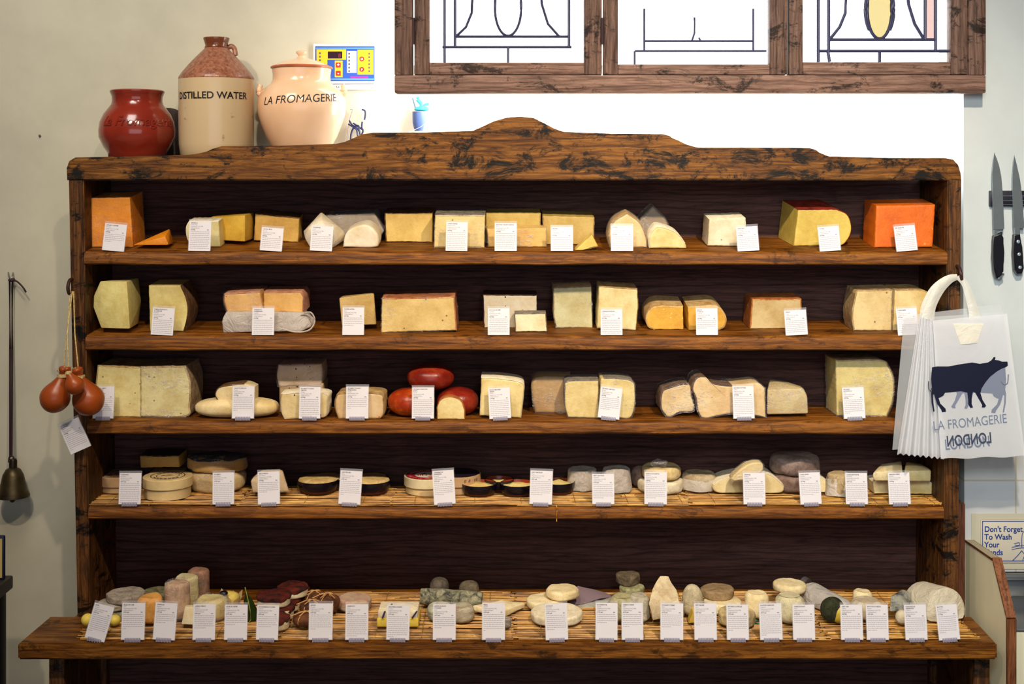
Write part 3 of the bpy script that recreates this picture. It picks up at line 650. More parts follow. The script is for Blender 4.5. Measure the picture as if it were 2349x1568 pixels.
cut('cream wedge, right half of the pair, partly hidden by the carrier bags', [(2049, 758), (2053, 665), (2122, 667), (2142, 700), (2140, 757)], 2, paste((228, 204, 146), (150, 110, 60), .2, 34), rnd_=R_TAN, depth=.08, edges=[1, 2, 3], bev=.003, sm=(1, 2, 3))
# ---- shelf three
cut('tall pale cheese at the left end of the third shelf with a rough rind', [(230, 957), (219, 905), (224, 838), (322, 842), (322, 957)], 3, paste((234, 222, 160), (150, 130, 80), .25, 40), rnd_=R_TAN, depth=.12, edges=[0, 1, 2, 4], bev=.003, rt=3, sm=(0, 1))
cut('tall pale cheese in shiny film beside the left end piece of the third shelf', [(323, 957), (323, 843), (425, 841), (436, 878), (435, 930), (425, 957)], 3, paste((232, 220, 158), (150, 130, 80), .25, 40), rnd_=R_TAN, depth=.12, edges=[1, 2, 3, 4, 5], wrap=.3, bev=.003, rt=3, sm=(2, 3, 4, 5))
yl_ = .055; c_ = P(544, 938, yl_); c_.z = sz(3, yl_)+.0222
t = Thing('cheese_loaf', 'long low cream loaf with rounded ends on the third shelf', 'cheese', c_-Vector((0, 0, .0222)))
t.part('paste', sell(c_, .0965, .040, .0222, .75, .7, 56, 20, None, .0012, 20, 3), paste((240, 220, 170)), 60)
cut('short cream piece with a brown rind lying on the long low loaf', [(500, 920), (493, 905), (500, 890), (520, 884), (560, 880), (583, 888), (583, 918)], 3, paste((240, 222, 176)), y=.035, rnd_=R_BR, depth=.05, stack=True, edges=[0, 1, 2, 3], bev=.005, rt=1.4, sm=(0, 1, 2, 3, 4))
cut('dim beige slab at the back carrying a speckled slab', [(640, 956), (640, 888), (742, 888), (742, 956)], 3, paste((196, 172, 140), (50, 40, 40), .7, 30), y=.10, depth=.08, bev=.005)
cut('upper grey beige slab with black truffle specks on the back slab', [(639, 887), (634, 862), (638, 836), (737, 834), (740, 855), (737, 887)], 3, paste((208, 188, 168), (50, 40, 40), .7, 34), y=.098, depth=.08, stack=True, bev=.006, wrap=.1, sm=(0, 1, 3, 4))
cut('front cream piece with rounded corners and truffle specks under the stacked slabs', [(652, 961), (645, 942), (645, 908), (655, 902), (744, 902), (751, 920), (750, 950), (743, 957)], 3, paste((236, 216, 166), (80, 60, 46), .6, 34), rnd_=R_WH, depth=.06, bev=.005, rt=1.2, sm=(0, 1, 2, 3, 4, 5, 6))
cut('peach coloured loaf with red chilli specks behind the fourth card of the third shelf', [(776, 961), (768, 935), (770, 912), (785, 902), (870, 903), (880, 920), (880, 950), (872, 961)], 3, paste((228, 198, 154), (176, 50, 26), .7, 40), rnd_=R_TAN, depth=.08, bev=.006, rt=1.4, sm=(0, 1, 2, 3, 4, 5, 6))
RED = NM('red_oiled_rind'); v = RED.coord(); n = RED.noise(v, 18, 5, .7)
RED.pr(RED.ramp(n, [(.3, lin((84, 16, 10))), (.52, lin((136, 34, 20))), (.72, lin((168, 72, 34)))]), .32, RED.bump(RED.noise(v, 60, 4, .6), .4, .002), .5); RED = RED.m
RED2 = NM('orange_red_oiled_rind'); v = RED2.coord(); n = RED2.noise(v, 14, 5, .7)
RED2.pr(RED2.ramp(n, [(.3, lin((110, 26, 12))), (.48, lin((166, 54, 16))), (.66, lin((206, 110, 34)))]), .32, RED2.bump(RED2.noise(v, 60, 4, .6), .4, .002), .5); RED2 = RED2.m
ball('orange red round cheese, lower left of the three stacked red rounds', 944, 922, 54, 31, RED2, .075, 50, .85, 1, k=3)
ball('dark red round cheese, lower right of the three stacked red rounds', 1050, 922, 48, 31, RED, .085, 48, .85, 1, k=3)
ball('dark red round cheese on top of the other two red rounds', 988, 864, 54, 29, RED, .085, 50, .85, 1)
cut('small white half round with a thin orange rind before the red rounds', [(1003, 961), (1002, 935), (1008, 920), (1022, 911), (1042, 911), (1058, 920), (1066, 940), (1066, 961)], 3, paste((244, 226, 166)), rnd_=R_OR, depth=.05, edges=[0, 1, 2, 3, 4, 5, 6], bev=.002, rt=1.4, sm=(1, 2, 3, 4, 5))
cut('cream block with a curved sloping top, right of the red rounds', [(1100, 953), (1104, 866), (1150, 868), (1198, 878), (1201, 905), (1195, 959)], 3, paste((234, 214, 152)), depth=.09, bev=.005, rnd_=R_WH, edges=[1, 2, 3, 4], rt=1.2, sm=(1, 2, 3, 4))
cut('dim brown film wrapped cheese at the back of the third shelf', [(1228, 948), (1221, 912), (1228, 868), (1310, 866), (1310, 948)], 3, paste((190, 156, 104)), y=.095, depth=.08, wrap=.22, bev=.007, sm=(0, 1, 2))
cut('bright cream block, left half of the film wrapped pair on the third shelf', [(1303, 957), (1296, 930), (1296, 890), (1303, 874), (1373, 872), (1373, 959)], 3, paste((236, 216, 150)), depth=.08, wrap=.14, bev=.004, rnd_=R_GR, edges=[0, 1, 2, 3], rt=1, sm=(0, 1, 2, 3))
cut('bright cream block, right half of the film wrapped pair behind a tilted card', [(1375, 955), (1378, 876), (1385, 869), (1448, 874), (1457, 903), (1455, 938), (1445, 960), (1420, 960)], 3, paste((236, 216, 150)), depth=.08, wrap=.14, bev=.004, rnd_=R_GR, edges=[2, 3, 4, 5], rt=1, sm=(1, 2, 3, 4, 5, 6))
P1 = paste((238, 212, 160)); 
cut('lumpy beige chunk in film, left of the three misshapen pieces', [(1528, 955), (1516, 935), (1518, 902), (1530, 891), (1578, 881), (1588, 912), (1591, 942), (1560, 946), (1540, 956)], 3, P1, rnd_=R_BR, depth=.09, wrap=.3, bev=.005, edges=[0, 1, 2, 3, 7], rt=2, sm=(0, 1, 2, 3, 4, 5, 6, 7, 8))
cut('long bone shaped beige chunk in film, middle of the three misshapen pieces', [(1608, 957), (1600, 940), (1596, 912), (1588, 890), (1597, 867), (1616, 863), (1634, 878), (1680, 884), (1735, 878), (1755, 890), (1757, 957), (1738, 953), (1690, 948), (1645, 954), (1622, 959)], 3, paste((240, 210, 156)), rnd_=R_BR, depth=.09, wrap=.32, bev=.005, edges=[0, 1, 2, 3, 4, 5, 6], rt=2, sm=(0, 1, 2, 3, 4, 5, 6, 7, 8, 10, 11, 12, 13, 14))
fhull('wedge shaped beige chunk in film, right of the three misshapen pieces', [(1759, 957, .04), (1760, 900, .04), (1843, 897, .04), (1852, 915, .04), (1854, 955, .04), (1765, 876, .12), (1800, 880, .12), (1838, 892, .12), (1765, 950, .12), (1845, 950, .12)], paste((214, 194, 142)), k=3, wrapm=film(.3), bev=.004)
cut('tall yellow green film wrapped cheese with a rounded right side, right end of third shelf', [(1920, 952), (1917, 827), (2018, 826), (2038, 840), (2050, 872), (2048, 918), (2034, 955), (2000, 954)], 3, paste((222, 206, 134)), rnd_=R_TAN, depth=.10, wrap=.24, bev=.003, edges=[1, 2, 3, 4, 5, 6], sm=(1, 2, 3, 4, 5))

# ---- shelf four
BOX = plain('thin_poplar_box_wood', (224, 196, 140), .55, .35, 0, .12, 12, .1); BOXD = plain('thin_poplar_box_wood_pinkish', (198, 160, 118), .55, .35, 0, .12, 12, .1)
def poplar_box(label, cx, basepy, r, hb, hl, mlid, mbase, top, yc=None, z0=None, rim=None):
    yf = solve_y(4, basepy); s = S(yf); yc = yc if yc is not None else yf+r*s; s = S(yc); R = r*s; yc = min(yc, .198-R)
    c = Vector(((cx-CX)*s, yc, sz(4, yc))); t = Thing('poplar_cheese_box', label, 'cheese box', c)
    t.part('box_base', lathe([(0, 0), (R*.93, 0), (R*.93, hb*s+.003), (R*.90, hb*s+.003), (R*.9, .003), (0, .003)], c, 56), mbase)
    cl = c+Vector((0, 0, hb*s)); H = hl*s
    lid = t.part('box_lid', lathe([(R*.94, 0), (R, 0), (R, H-.001), (R-.001, H), (0, H)], cl, 56), mlid)
    z = cl.z+H+.0003
    if top == 'rings':
        bm = bmesh.new()
        for a, b in ((.66, .70), (.44, .47)): ringflat(bm, (c.x, c.y, z), R*a, R*b)
        for q in range(30):
            an = PI*.15+q*PI*.7/30
            for side in (1, -1):
                x, y = R*.57*math.cos(an*side), R*.57*math.sin(an*side); d = R*.028
                bm.faces.new([bm.verts.new((c.x+x+dx*d, c.y+y+dy*d*1.6, z)) for dx, dy in ((-1, -1), (1, -1), (.6, 1), (-1, 1))]) if q % 4 else None
        for dx, dy, w_, h_ in ((-.12, .06, .16, .05), (-.2, -.04, .08, .16), (.05, .12, .18, .05), (.02, -.06, .05, .2), (.12, -.0, .12, .04)):
            bm.faces.new([bm.verts.new((c.x+R*(dx+ux*w_/2+uy*.05), c.y+R*(dy+uy*h_/2), z)) for ux, uy in ((-1, -1), (1, -1), (1, 1), (-1, 1))])
        t.part('printed_crest', bm, INK, 0, None, lid)
    if top == 'red':
        CR = plain('crimson_label_ink', (176, 16, 40), .4); WHT = plain('label_white', (232, 228, 214), .45); DKG = plain('label_dark_green', (30, 50, 44), .5)
        bm = bmesh.new(); ringflat(bm, (c.x, c.y, z), R*.58, R*.90); t.part('printed_label', bm, CR, 0, 'crimson ring with white lettering', lid)
        bm = bmesh.new(); ringflat(bm, (c.x, c.y, z), R*.90, R*.94); ringflat(bm, (c.x, c.y, z), R*.55, R*.58); t.part('label_border', bm, DKG, 0, None, lid)
        bm = bmesh.new(); ringflat(bm, (c.x, c.y, z), 0, R*.55); t.part('label_centre', bm, WHT, 0, None, lid)
        bm = text_bm('GILLOT', R*.34, 'CENTER', bold=R*.008)
        for v in bm.verts: v.co = Vector((c.x+v.co.x, c.y-R*.22+v.co.z, z+.0003))
        t.part('printed_name', bm, CR, 0, None, lid)
        bm = bmesh.new(); ringflat(bm, (c.x+R*.16, c.y-R*.40, z+.0003), 0, R*.1); t.part('label_medal', bm, plain('orange_ink', (236, 110, 30), .5), 0, None, lid)
        bm = bmesh.new()
        for p in ([(-.3, .1), (-.1, .3), (.0, .34), (-.12, .16), (-.05, .08), (-.2, .06)],): bm.faces.new([bm.verts.new((c.x+R*x, c.y+R*y, z+.0003)) for x, y in p])
        t.part('label_figure', bm, DKG, 0, None, lid)
        bm = arc_text('CAMEMBERT DE NORMANDIE', R*.17, R*.68, PI*.98, PI*.02); 
        join(bm, arc_text('AU LAIT CRU MOULE', R*.15, R*.82, PI*1.12, PI*1.88))
        for v in bm.verts: v.co += Vector((c.x, c.y, z+.0003))
        t.part('ring_lettering', bm, WHT, 0, None, lid)
    if top == 'dark':
        bm = bmesh.new(); ringflat(bm, (c.x, c.y, z), 0, R*.95); t.part('dark_label', bm, plain('dark_purple_label', (34, 24, 40), .4), 0, None, lid)
        bm = bmesh.new()
        for a in (-1.25, -1.05, -.75, -.62): 
            for dd in (.0, .05): tube([(c.x+R*1.003*math.cos(a+dd), c.y+R*1.003*math.sin(a+dd), cl.z+H*.45), (c.x+R*1.003*math.cos(a+dd+.02), c.y+R*1.003*math.sin(a+dd+.02), cl.z+H*.75)], .0007, 4, bm)
        t.part('side_print', bm, INK, 0, None, lid)
    return t
def ringflat(bm, c, r0, r1, n=48):
    a = [bm.verts.new((c[0]+r1*math.cos(2*PI*i/n), c[1]+r1*math.sin(2*PI*i/n), c[2])) for i in range(n)]
    if r0 <= 0: bm.faces.new(a); return
    b = [bm.verts.new((c[0]+r0*math.cos(2*PI*i/n), c[1]+r0*math.sin(2*PI*i/n), c[2])) for i in range(n)]
    for i in range(n): bm.faces.new([a[i], a[(i+1) % n], b[(i+1) % n], b[i]])
def arc_text(txt, size, r, a0, a1):
    bm = bmesh.new(); n = len(txt)
    for i, ch in enumerate(txt):
        if ch == ' ': continue
        g = text_bm(ch, size, 'CENTER'); a = a0+(a1-a0)*i/(n-1); up = (a0 < PI*1.05 and a1 < a0)
        for v in g.verts:
            x, z = v.co.x, v.co.z
            if up: rr = r+z; aa = a-x/r
            else: rr = r-z; aa = a+x/r
            v.co = Vector((rr*math.cos(aa), rr*math.sin(aa), 0))
        join(bm, g)
    return bm
poplar_box('round wooden cheese box with a printed crest at the far left of the fourth shelf', 278, 1131, 50, 14, 21, BOXD, BOXD, 'rings')
poplar_box('round wooden cheese box with ring printed lid, the nearer of the two wooden ones', 385, 1149, 56, 24, 21, BOX, BOX, 'rings')
poplar_box('round cheese box with a crimson and white label, middle of the fourth shelf', 980, 1138, 53, 16, 21, plain('cream_box_side', (226, 210, 168), .5, .35, 0, .08, 20), BOX, 'red')
poplar_box('round cheese box with a dark lid label behind the crimson labelled box', 1051, 1108, 52, 17, 22, BOXD, BOXD, 'dark', yc=.135)
yR = .12
cut('pinkish wheel segment under the yellow one at the back left of the fourth shelf', [(338, 1110), (338, 1072), (412, 1072), (412, 1110)], 4, paste((196, 156, 116)), y=yR, depth=.07, bev=.004)
cut('dull yellow segment with a dark top on the pinkish one behind the wooden boxes', [(322, 1072), (320, 1045), (410, 1045), (412, 1071)], 4, paste((186, 150, 74)), y=yR-.004, rnd_=R_DK, depth=.075, stack=True, edges=[1], bev=.003)
t, c, R_, H_ = wheel('bulky film wrapped cheese, lower of the pair on the left of the fourth shelf', 505, 1124, 62, 42, 4, paste((224, 200, 150)), rtop=66, e=.3, amp=.003, part='paste', sq=.8)
t.part('film_wrap', lathe([(R_*.8, .0006), (R_*.98, .006), (R_*1.05, H_*.6), (R_*1.06, H_*.95), (R_*.8, H_*1.03), (0, H_*1.04)], c, 44, None, .002, 40, .8), film(.3), 60)
t, c2, R2, H2 = wheel('wavy topped film wrapped cheese, upper of the pair on the left of the fourth shelf', 499, 1080, 68, 30, 0, paste((206, 164, 92)), yc=c.y, z0=c.z+H_*1.04+.001, e=.3, amp=.003, part='paste', sq=.72)
t.part('rind', lathe([(R2*.96, H2*.86), (R2*.99, H2*.96), (R2*.92, H2*1.05), (0, H2*1.08)], c2, 44, None, .003, 40, .72), R_DK, 60)
t.part('film_wrap', lathe([(R2*.95, .001), (R2*1.03, .006), (R2*1.03, H2*.8), (R2*.95, H2*1.08), (0, H2*1.12)], c2, 44, None, .002, 40, .72), film(.2), 60)
fhull('beige wedge with a ridged rind behind the third card of the fourth shelf', [(580, 1131, .07), (574, 1100, .07), (598, 1080, .09), (649, 1079, .09), (664, 1130, .08), (610, 1076, .15), (645, 1076, .15), (655, 1120, .15), (585, 1120, .15)], paste((214, 190, 150)), k=4, wrapm=film(.25), bev=.004, amp=.002)
GLZ = plain('dark_blue_black_glaze', (16, 15, 26), .22, .6); GLB = plain('brown_terracotta_base', (84, 34, 20), .5); TER = plain('terracotta_inside_glaze', (150, 56, 26), .25, .6)
def dish(label, cx, basepy, r, h, fill, yc=None, name='glazed_dish', mode='dome', inner=None):
    yf = solve_y(4, basepy); s = S(yf); yc = yc if yc is not None else yf+r*s*.95; s = S(yc); R = r*s; H = h*s; yc = min(yc, .197-R)
    c = Vector(((cx-CX)*s, yc, sz(4, yc))); t = Thing(name, label, 'dish', c)
    t.part('dish_wall', lathe([(R*.90, H*.22), (R*.97, H*.45), (R, H*.8), (R, H*.97), (R*.98, H), (R*.95, H*.98)], c, 52), GLZ)
    t.part('dish_foot', lathe([(0, 0), (R*.80, 0), (R*.86, H*.06), (R*.90, H*.22)], c, 52), GLB)
    t.part('dish_inside', lathe([(0, H*.1), (R*.8, H*.14), (R*.9, H*.4), (R*.95, H*.98)], c, 52), inner or GLZ)
    ch = single('soft_cheese', lathe([(0, H*.16), (R*.80, H*.2), (R*.93, H*.80), (R*.92, H*.95), (R*.86, H*1.10), (R*.6, H*1.17), (0, H*1.19)] if mode == 'dome' else [(0, H*.16), (R*.80, H*.2), (R*.88, H*.66), (R*.8, H*.76), (R*.55, H*.80), (R*.3, H*.95), (0, H*.85)], c, 52, None, .0012 if mode == 'dome' else .003, 45, 1, len(label)), fill,
                'soft cheese in the ' + label.replace('dark glazed ', ''), 'cheese', c+Vector((0, 0, H*.16)), None, None, 60)
    return t
F1 = rind((226, 200, 140), (196, 160, 96), 50, .6, .3); F2 = paste((246, 224, 150))
dish('dark glazed dish, front left of the four wide dishes on the fourth shelf', 729, 1136, 48, 27, F1)
dish('dark glazed dish, front right of the four wide dishes on the fourth shelf', 850, 1137, 47, 27, F1)
dish('dark glazed dish, back left of the four wide dishes on the fourth shelf', 748, 1110, 43, 25, F1, yc=.150)
dish('dark glazed dish, back right of the four wide dishes on the fourth shelf', 850, 1110, 42, 25, F1, yc=.150)
dish('small terracotta lined dish, left of the three in the front row', 1099, 1141, 41, 25, F2, mode='low', inner=TER, name='terracotta_dish')
dish('small terracotta lined dish, middle of the three in the front row', 1187, 1141, 41, 25, F2, mode='low', inner=TER, name='terracotta_dish')
dish('small terracotta lined dish, right of the three in the front row', 1281, 1136, 38, 25, F2, mode='low', inner=TER, name='terracotta_dish')
dish('small terracotta lined dish standing behind the front three', 1145, 1112, 34, 24, F2, mode='low', inner=TER, name='terracotta_dish', yc=.14)
CH = rind((228, 218, 206), (196, 184, 172), 60, .85, .9)
wheel('chalky white truncated cylinder cheese, left one on the fourth shelf', 1335, 1112, 36, 46, 4, CH, rtop=33, e=.08, amp=.002, freq=50, yc=.145)
wheel('chalky white truncated cylinder cheese, right one on the fourth shelf', 1414, 1114, 36, 52, 4, CH, rtop=31, e=.08, amp=.002, freq=50, yc=.13)
YC = .085
t, c, R_, H_ = wheel('round cream cheese with a polygon edge, lower one of the stack under a card', 1515, 1136, 51, 28, 4, R_WH, e=.3, amp=.004, freq=26)
wheel('cream round cheese, upper one of the stack behind the eighth card of the fourth shelf', 1517, 1100, 45, 28, 0, rind((236, 214, 160), (214, 184, 126), 40, .6, .3), yc=c.y, z0=c.z+H_+.0015, e=.35, amp=.002)
ball('crumpled knot of cling film on top of the cream round stack', 1512, 1062, 22, 9, film(.5), .09, 16, 1, 1, .004, 60, name='film_knot', cat='film')
ball('dim pinkish round cheese behind the left side of the robiola stack', 1470, 1092, 24, 24, rind((170, 140, 124), (120, 96, 86)), .165, 24, k=4, e1=.8)
t, c, R_, H_ = wheel('pale round cheese with paper round its side, right of the robiola stack', 1603, 1118, 40, 38, 4, rind((214, 196, 160), (170, 144, 110)), e=.25, amp=.002, yc=.145)
t.part('paper_band', lathe([(R_*1.02, .002), (R_*1.04, H_*.45), (R_*1.02, H_*.72)], c, 44, None, .002, 60), sheet((236, 228, 214), .95), 40)
cut('large half disc of soft cheese, lower piece, right part of the fourth shelf', [(1650, 1131), (1638, 1126), (1637, 1112), (1664, 1096), (1720, 1086), (1762, 1086), (1790, 1104), (1799, 1118), (1795, 1129), (1770, 1132)], 4, paste((240, 222, 170)), rnd_=R_WH, depth=.07, bev=.006, edges=[2, 3, 4, 5, 6], rt=2, sm=(0, 1, 2, 3, 4, 5, 6, 7, 8))
cut('slanting slice of soft cheese in film leaning on the large half disc', [(1682, 1103), (1678, 1096), (1696, 1078), (1720, 1063), (1748, 1062), (1748, 1082), (1715, 1100)], 4, paste((238, 218, 166)), y=.04, stack=True, depth=.03, bev=.004, wrap=.25, sm=(0, 1, 2, 3, 4, 5))
t, c, R_, H_ = wheel('dim mauve grey round cheese, lower of the big pair at the back right', 1822, 1114, 52, 38, 4, rind((150, 124, 112), (110, 86, 78), 30, .7, .4), yc=.145, e=.3, amp=.003, rtop=55)
wheel('dim mauve grey round cheese, upper of the big pair at the back right', 1822, 1080, 57, 40, 0, rind((156, 134, 124), (112, 92, 86), 30, .6, .4), yc=.14, z0=c.z+H_+.001, e=.35, amp=.003)
cut('half disc of white soft cheese behind the tenth card of the fourth shelf', [(1812, 1130), (1806, 1122), (1808, 1108), (1828, 1096), (1880, 1094), (1904, 1110), (1908, 1128), (1890, 1130)], 4, paste((242, 226, 178)), rnd_=R_WH, depth=.05, bev=.005, edges=[1, 2, 3, 4, 5], sm=(0, 1, 2, 3, 4, 5, 6))
t, c, R_, H_ = wheel('cream cheese with a crumpled white paper front between two cards', 1925, 1130, 28, 50, 4, rind((214, 188, 146), (170, 140, 100)), e=.2, amp=.002, yc=.09)
t.part('paper_wrap', lathe([(R_*1.1, .001), (R_*1.06, H_*.4), (R_*1.0, H_*.75)], c, 20, None, .004, 60), sheet((240, 230, 216), .95), 30)
R3 = R_WH
cut('white rinded wedge, lower left of the four stacked wedges', [(2006, 1132), (2003, 1106), (2012, 1103), (2070, 1103), (2071, 1132)], 4, paste((246, 228, 176)), rnd_=R3, depth=.06, edges=[1, 2], rt=2)
cut('white rinded wedge, lower right of the four stacked wedges', [(2072, 1133), (2073, 1105), (2132, 1104), (2140, 1110), (2139, 1133)], 4, paste((238, 222, 164)), rnd_=R3, depth=.06, edges=[1, 2, 3], rt=2)
fhull('white rinded wedge, upper left of the four stacked wedges', [(2006, 1102, .06), (2001, 1090, .06), (2004, 1082, .06), (2070, 1078, .055), (2071, 1102, .055), (2020, 1064, .115), (2068, 1056, .12), (2012, 1100, .11), (2070, 1100, .12)], paste((248, 232, 184)), wrapm=film(.18), bev=.003)
fhull('white rinded wedge, upper right of the four stacked wedges', [(2074, 1103, .055), (2074, 1080, .055), (2136, 1078, .06), (2135, 1103, .06), (2078, 1058, .12), (2110, 1062, .12), (2132, 1074, .11), (2078, 1100, .12), (2130, 1100, .11)], paste((240, 226, 172)), bev=.003)


# ------------------------------------------------------------------ worktop: small soft cheeses
GREYM = rind((188, 176, 160), (140, 128, 116), 50); ASH = rind((196, 192, 160), (84, 84, 78), 55, .85, 1.0, .52)
GRN = rind((140, 136, 100), (78, 78, 56), 50); CREAM = rind((250, 234, 190), (230, 208, 154), 40, .7, .5)
t, c, R_, H_ = wheel('pale grey disc under two others at the far left of the worktop', 258, 1426, 34, 16, 5, ASH, amp=.002)
t, c, R_, H_ = wheel('flat grey disc, middle of the stack at the far left of the worktop', 262, 1420, 36, 15, 0, GREYM, yc=c.y+.012, z0=c.z+H_+.001, amp=.002)
wheel('mottled grey disc, topmost of the stack at the far left of the worktop', 288, 1400, 44, 16, 0, GREYM, yc=c.y+.012, z0=c.z+H_+.001, amp=.002)
ball('small yellow ball of cheese behind the tilted card, left one', 201, 1432, 15, 14, paste((236, 216, 96)), -.085, 15, e1=1, k=5)
ball('small yellow ball of cheese between the first two worktop cards', 263, 1430, 14, 13, paste((236, 216, 96)), -.085, 14, e1=1, k=5)
wheel('green brown disc of cheese behind the second and third worktop cards', 362, 1400, 34, 30, 5, GRN, yc=.07, amp=.002)
wheel('orange soft cheese showing between the second and third worktop cards', 345, 1446, 28, 60, 5, rind((226, 166, 88), (190, 130, 60), 20, .5, .3), yc=-.06, e=.2, amp=.003)
t, c, R_, H_ = wheel('film wrapped beige cylinder behind the third worktop card', 407, 1440, 28, 82, 5, rind((206, 172, 136), (170, 130, 100), 24, .6, .4), yc=-.03, e=.1, amp=.002)
t.part('film_wrap', lathe([(R_*1.04, .001), (R_*1.04, H_*.98), (R_*.9, H_*1.03), (0, H_*1.03)], c, 40, None, .0015, 50), film(.3), 50)
wheel('cream coloured tall cylinder of cheese, nearer one of the tall pair', 428, 1415, 27, 76, 5, rind((228, 214, 166), (196, 180, 130), 60), yc=.03, e=.1, amp=.002, rtop=26)
wheel('pinkish grey tall cylinder of cheese, rear one of the tall pair', 455, 1400, 26, 76, 5, rind((176, 130, 108), (116, 98, 84), 40), yc=.075, e=.1, amp=.002, rtop=25)
fhull('small white truncated pyramid of cheese beside the fourth worktop card', [(416, 1453, -.10), (424, 1412, -.09), (452, 1412, -.09), (462, 1455, -.10), (428, 1408, -.06), (452, 1408, -.06), (420, 1440, -.04), (460, 1440, -.04)], paste((232, 222, 190)), k=5, name='cheese_pyramid', part='rind')
t, c, R_, H_ = wheel('pale yellow round cheese in film behind the fourth and fifth worktop cards', 486, 1442, 36, 46, 5, paste((228, 214, 150)), yc=-.03, amp=.003, part='paste')
t.part('film_wrap', lathe([(R_*1.03, .001), (R_*1.05, H_*.9), (R_*.9, H_*1.04), (0, H_*1.05)], c, 40, None, .003, 40), film(.3), 50)
t = Thing('cheese_in_paper', 'yellow cheese topped with a black olive in an open paper cup', 'cheese', P(520, 1400, .03))
t.part('paste', sell(P(523, 1374, .03), .026, .024, .018, .8, 1, 30, 14, None, .002, 40, 3), paste((226, 206, 110)), 60)
bm = bmesh.new()
for i in range(9):
    a = 2*PI*i/9; o = P(522, 1381, .03); p = [o+Vector((math.cos(a+d)*r, math.sin(a+d)*r*.8, z)) for d, r, z in ((-.35, .024, -.014), (.35, .024, -.014), (.28, .034, .012), (0, .040, .018+.006*(i % 2)), (-.28, .034, .011))]
    bm.faces.new([bm.verts.new(q) for q in p])
t.part('paper_petals', bm, sheet((220, 196, 150), .9), 40)
bm = sell(P(513, 1360, .006), .010, .008, .006, 1, 1, 20, 10); t.part('olive', bm, plain('black_olive', (20, 12, 22), .3), 60)
LEAF = NM('green_leaf'); v = LEAF.coord((1, 1, 1)); LEAF.pr(LEAF.ramp(LEAF.noise(v, 30, 3), [(.3, lin((34, 56, 18))), (.7, lin((66, 92, 30)))]), .45); LEAF = LEAF.m
bm = bmesh.new(); rows = []
for i, (px, py, hw) in enumerate([(563, 1349, .6), (566, 1362, 3), (570, 1378, 11), (574, 1398, 16), (575, 1418, 15), (570, 1436, 10), (562, 1450, 3)]):
    rows.append([bm.verts.new(P(px-hw, py, -.045)), bm.verts.new(P(px-hw*.4, py, -.050)), bm.verts.new(P(px, py, -.053)), bm.verts.new(P(px+hw*.5, py, -.048)), bm.verts.new(P(px+hw, py, -.040))])
for A, B in zip(rows, rows[1:]):
    for q in range(4): bm.faces.new([A[q], A[q+1], B[q+1], B[q]])
t = Thing('leaf', 'upright dark green leaf beside the fifth worktop card', 'leaf', P(570, 1450, -.045)); 
bmesh.ops.solidify(bm, geom=bm.faces, thickness=.0006); t.part('leaf_blade', bm, LEAF, 60)
t.part('midrib', tube([P(562, 1346, -.0535), P(566, 1362, -.0545), P(570, 1380, -.0545), P(574, 1400, -.0545), P(575, 1420, -.0545), P(563, 1450, -.05)], .0011, 6), plain('leaf_midrib', (150, 160, 70), .5))
# pepper topped discs
TOPM = rind((110, 34, 20), (26, 24, 26), 34, .6, 1.0, .5); SIDEM = rind((232, 216, 178), (196, 176, 136), 40, .7, .4)
def topped(label, cx, basepy, r, h, yc, z0=None):
    t, c, R_, H_ = wheel(label, cx, basepy, r, h, 5 if z0 is None else 0, SIDEM, yc=yc, z0=z0, e=.2, amp=.0015, part='paste', name='pepper_topped_cheese')
    t.part('pepper_topping', lathe([(R_*1.0, H_*.62), (R_*1.05, H_*.8), (R_*1.03, H_*1.05), (R_*.9, H_*1.16), (0, H_*1.18)], c, 40, None, .003, 60), TOPM, 60); return c, R_, H_
c, R_, H_ = topped('pepper topped cheese at the back of its cluster on the worktop', 674, 1408, 34, 24, .10)
c, R_, H_ = topped('lower disc under the large tilted pepper topped cheese', 655, 1424, 34, 22, .03)
topped('pepper topped cheese resting on the right of the cluster', 672, 1400, 34, 20, .045, c.z+H_*1.2)
c, R_, H_ = topped('pepper topped cheese at the front of its cluster beside the sixth card', 634, 1455, 30, 24, -.095)
c2, R_, H_ = topped('pepper topped cheese behind the sixth worktop card', 640, 1435, 34, 26, -.035)
topped('large red topped disc on top of the pepper cheese pile', 628, 1405, 38, 22, -.03, c2.z+H_*1.2)
# leaf parcels tied with raffia
LPM = rind((120, 72, 40), (66, 36, 22), 30, .6, .8); RAF = plain('raffia', (216, 168, 110), .6)
def parcel(label, cx, cy, rx, rz, y):
    s = S(y); c = P(cx, cy, y); c.z = sz(5, y)+rz*s; t = Thing('leaf_wrapped_cheese', label, 'cheese', c-Vector((0, 0, rz*s)))
    t.part('leaf_wrap', sell(c, rx*s, rx*s*.9, rz*s, .75, 1, 32, 14, None, .003, 45, len(label)), LPM, 40)
    bm = bmesh.new()
    for a in (0, PI*.34, PI*.68):
        tube([c+Vector((math.cos(a)*rx*s*1.03*math.cos(q), math.sin(a)*rx*s*.93*math.cos(q), rz*s*1.06*math.sin(q))) for q in [2*PI*i/28 for i in range(29)]], .0011, 5, bm, False)
    for a in (-.6, -.2, .3): tube([c+Vector((0, 0, rz*s*1.05)), c+Vector((.02*math.sin(a), -.012, rz*s*1.2)), c+Vector((.034*math.sin(a*2), -.024, rz*s*.9))], .0009, 5, bm)
    t.part('raffia_tie', bm, RAF, 60)
parcel('brown leaf parcel tied with raffia, front one of the group on the worktop', 704, 1446, 33, 16, -.085)
parcel('brown leaf parcel tied with raffia, middle one behind the front parcel', 716, 1418, 30, 18, -.02)
parcel('brown leaf parcel tied with raffia, right one beyond the seventh card', 752, 1412, 27, 22, .0)
parcel('brown leaf parcel tied with raffia, rear one of the group', 722, 1400, 30, 16, .055)
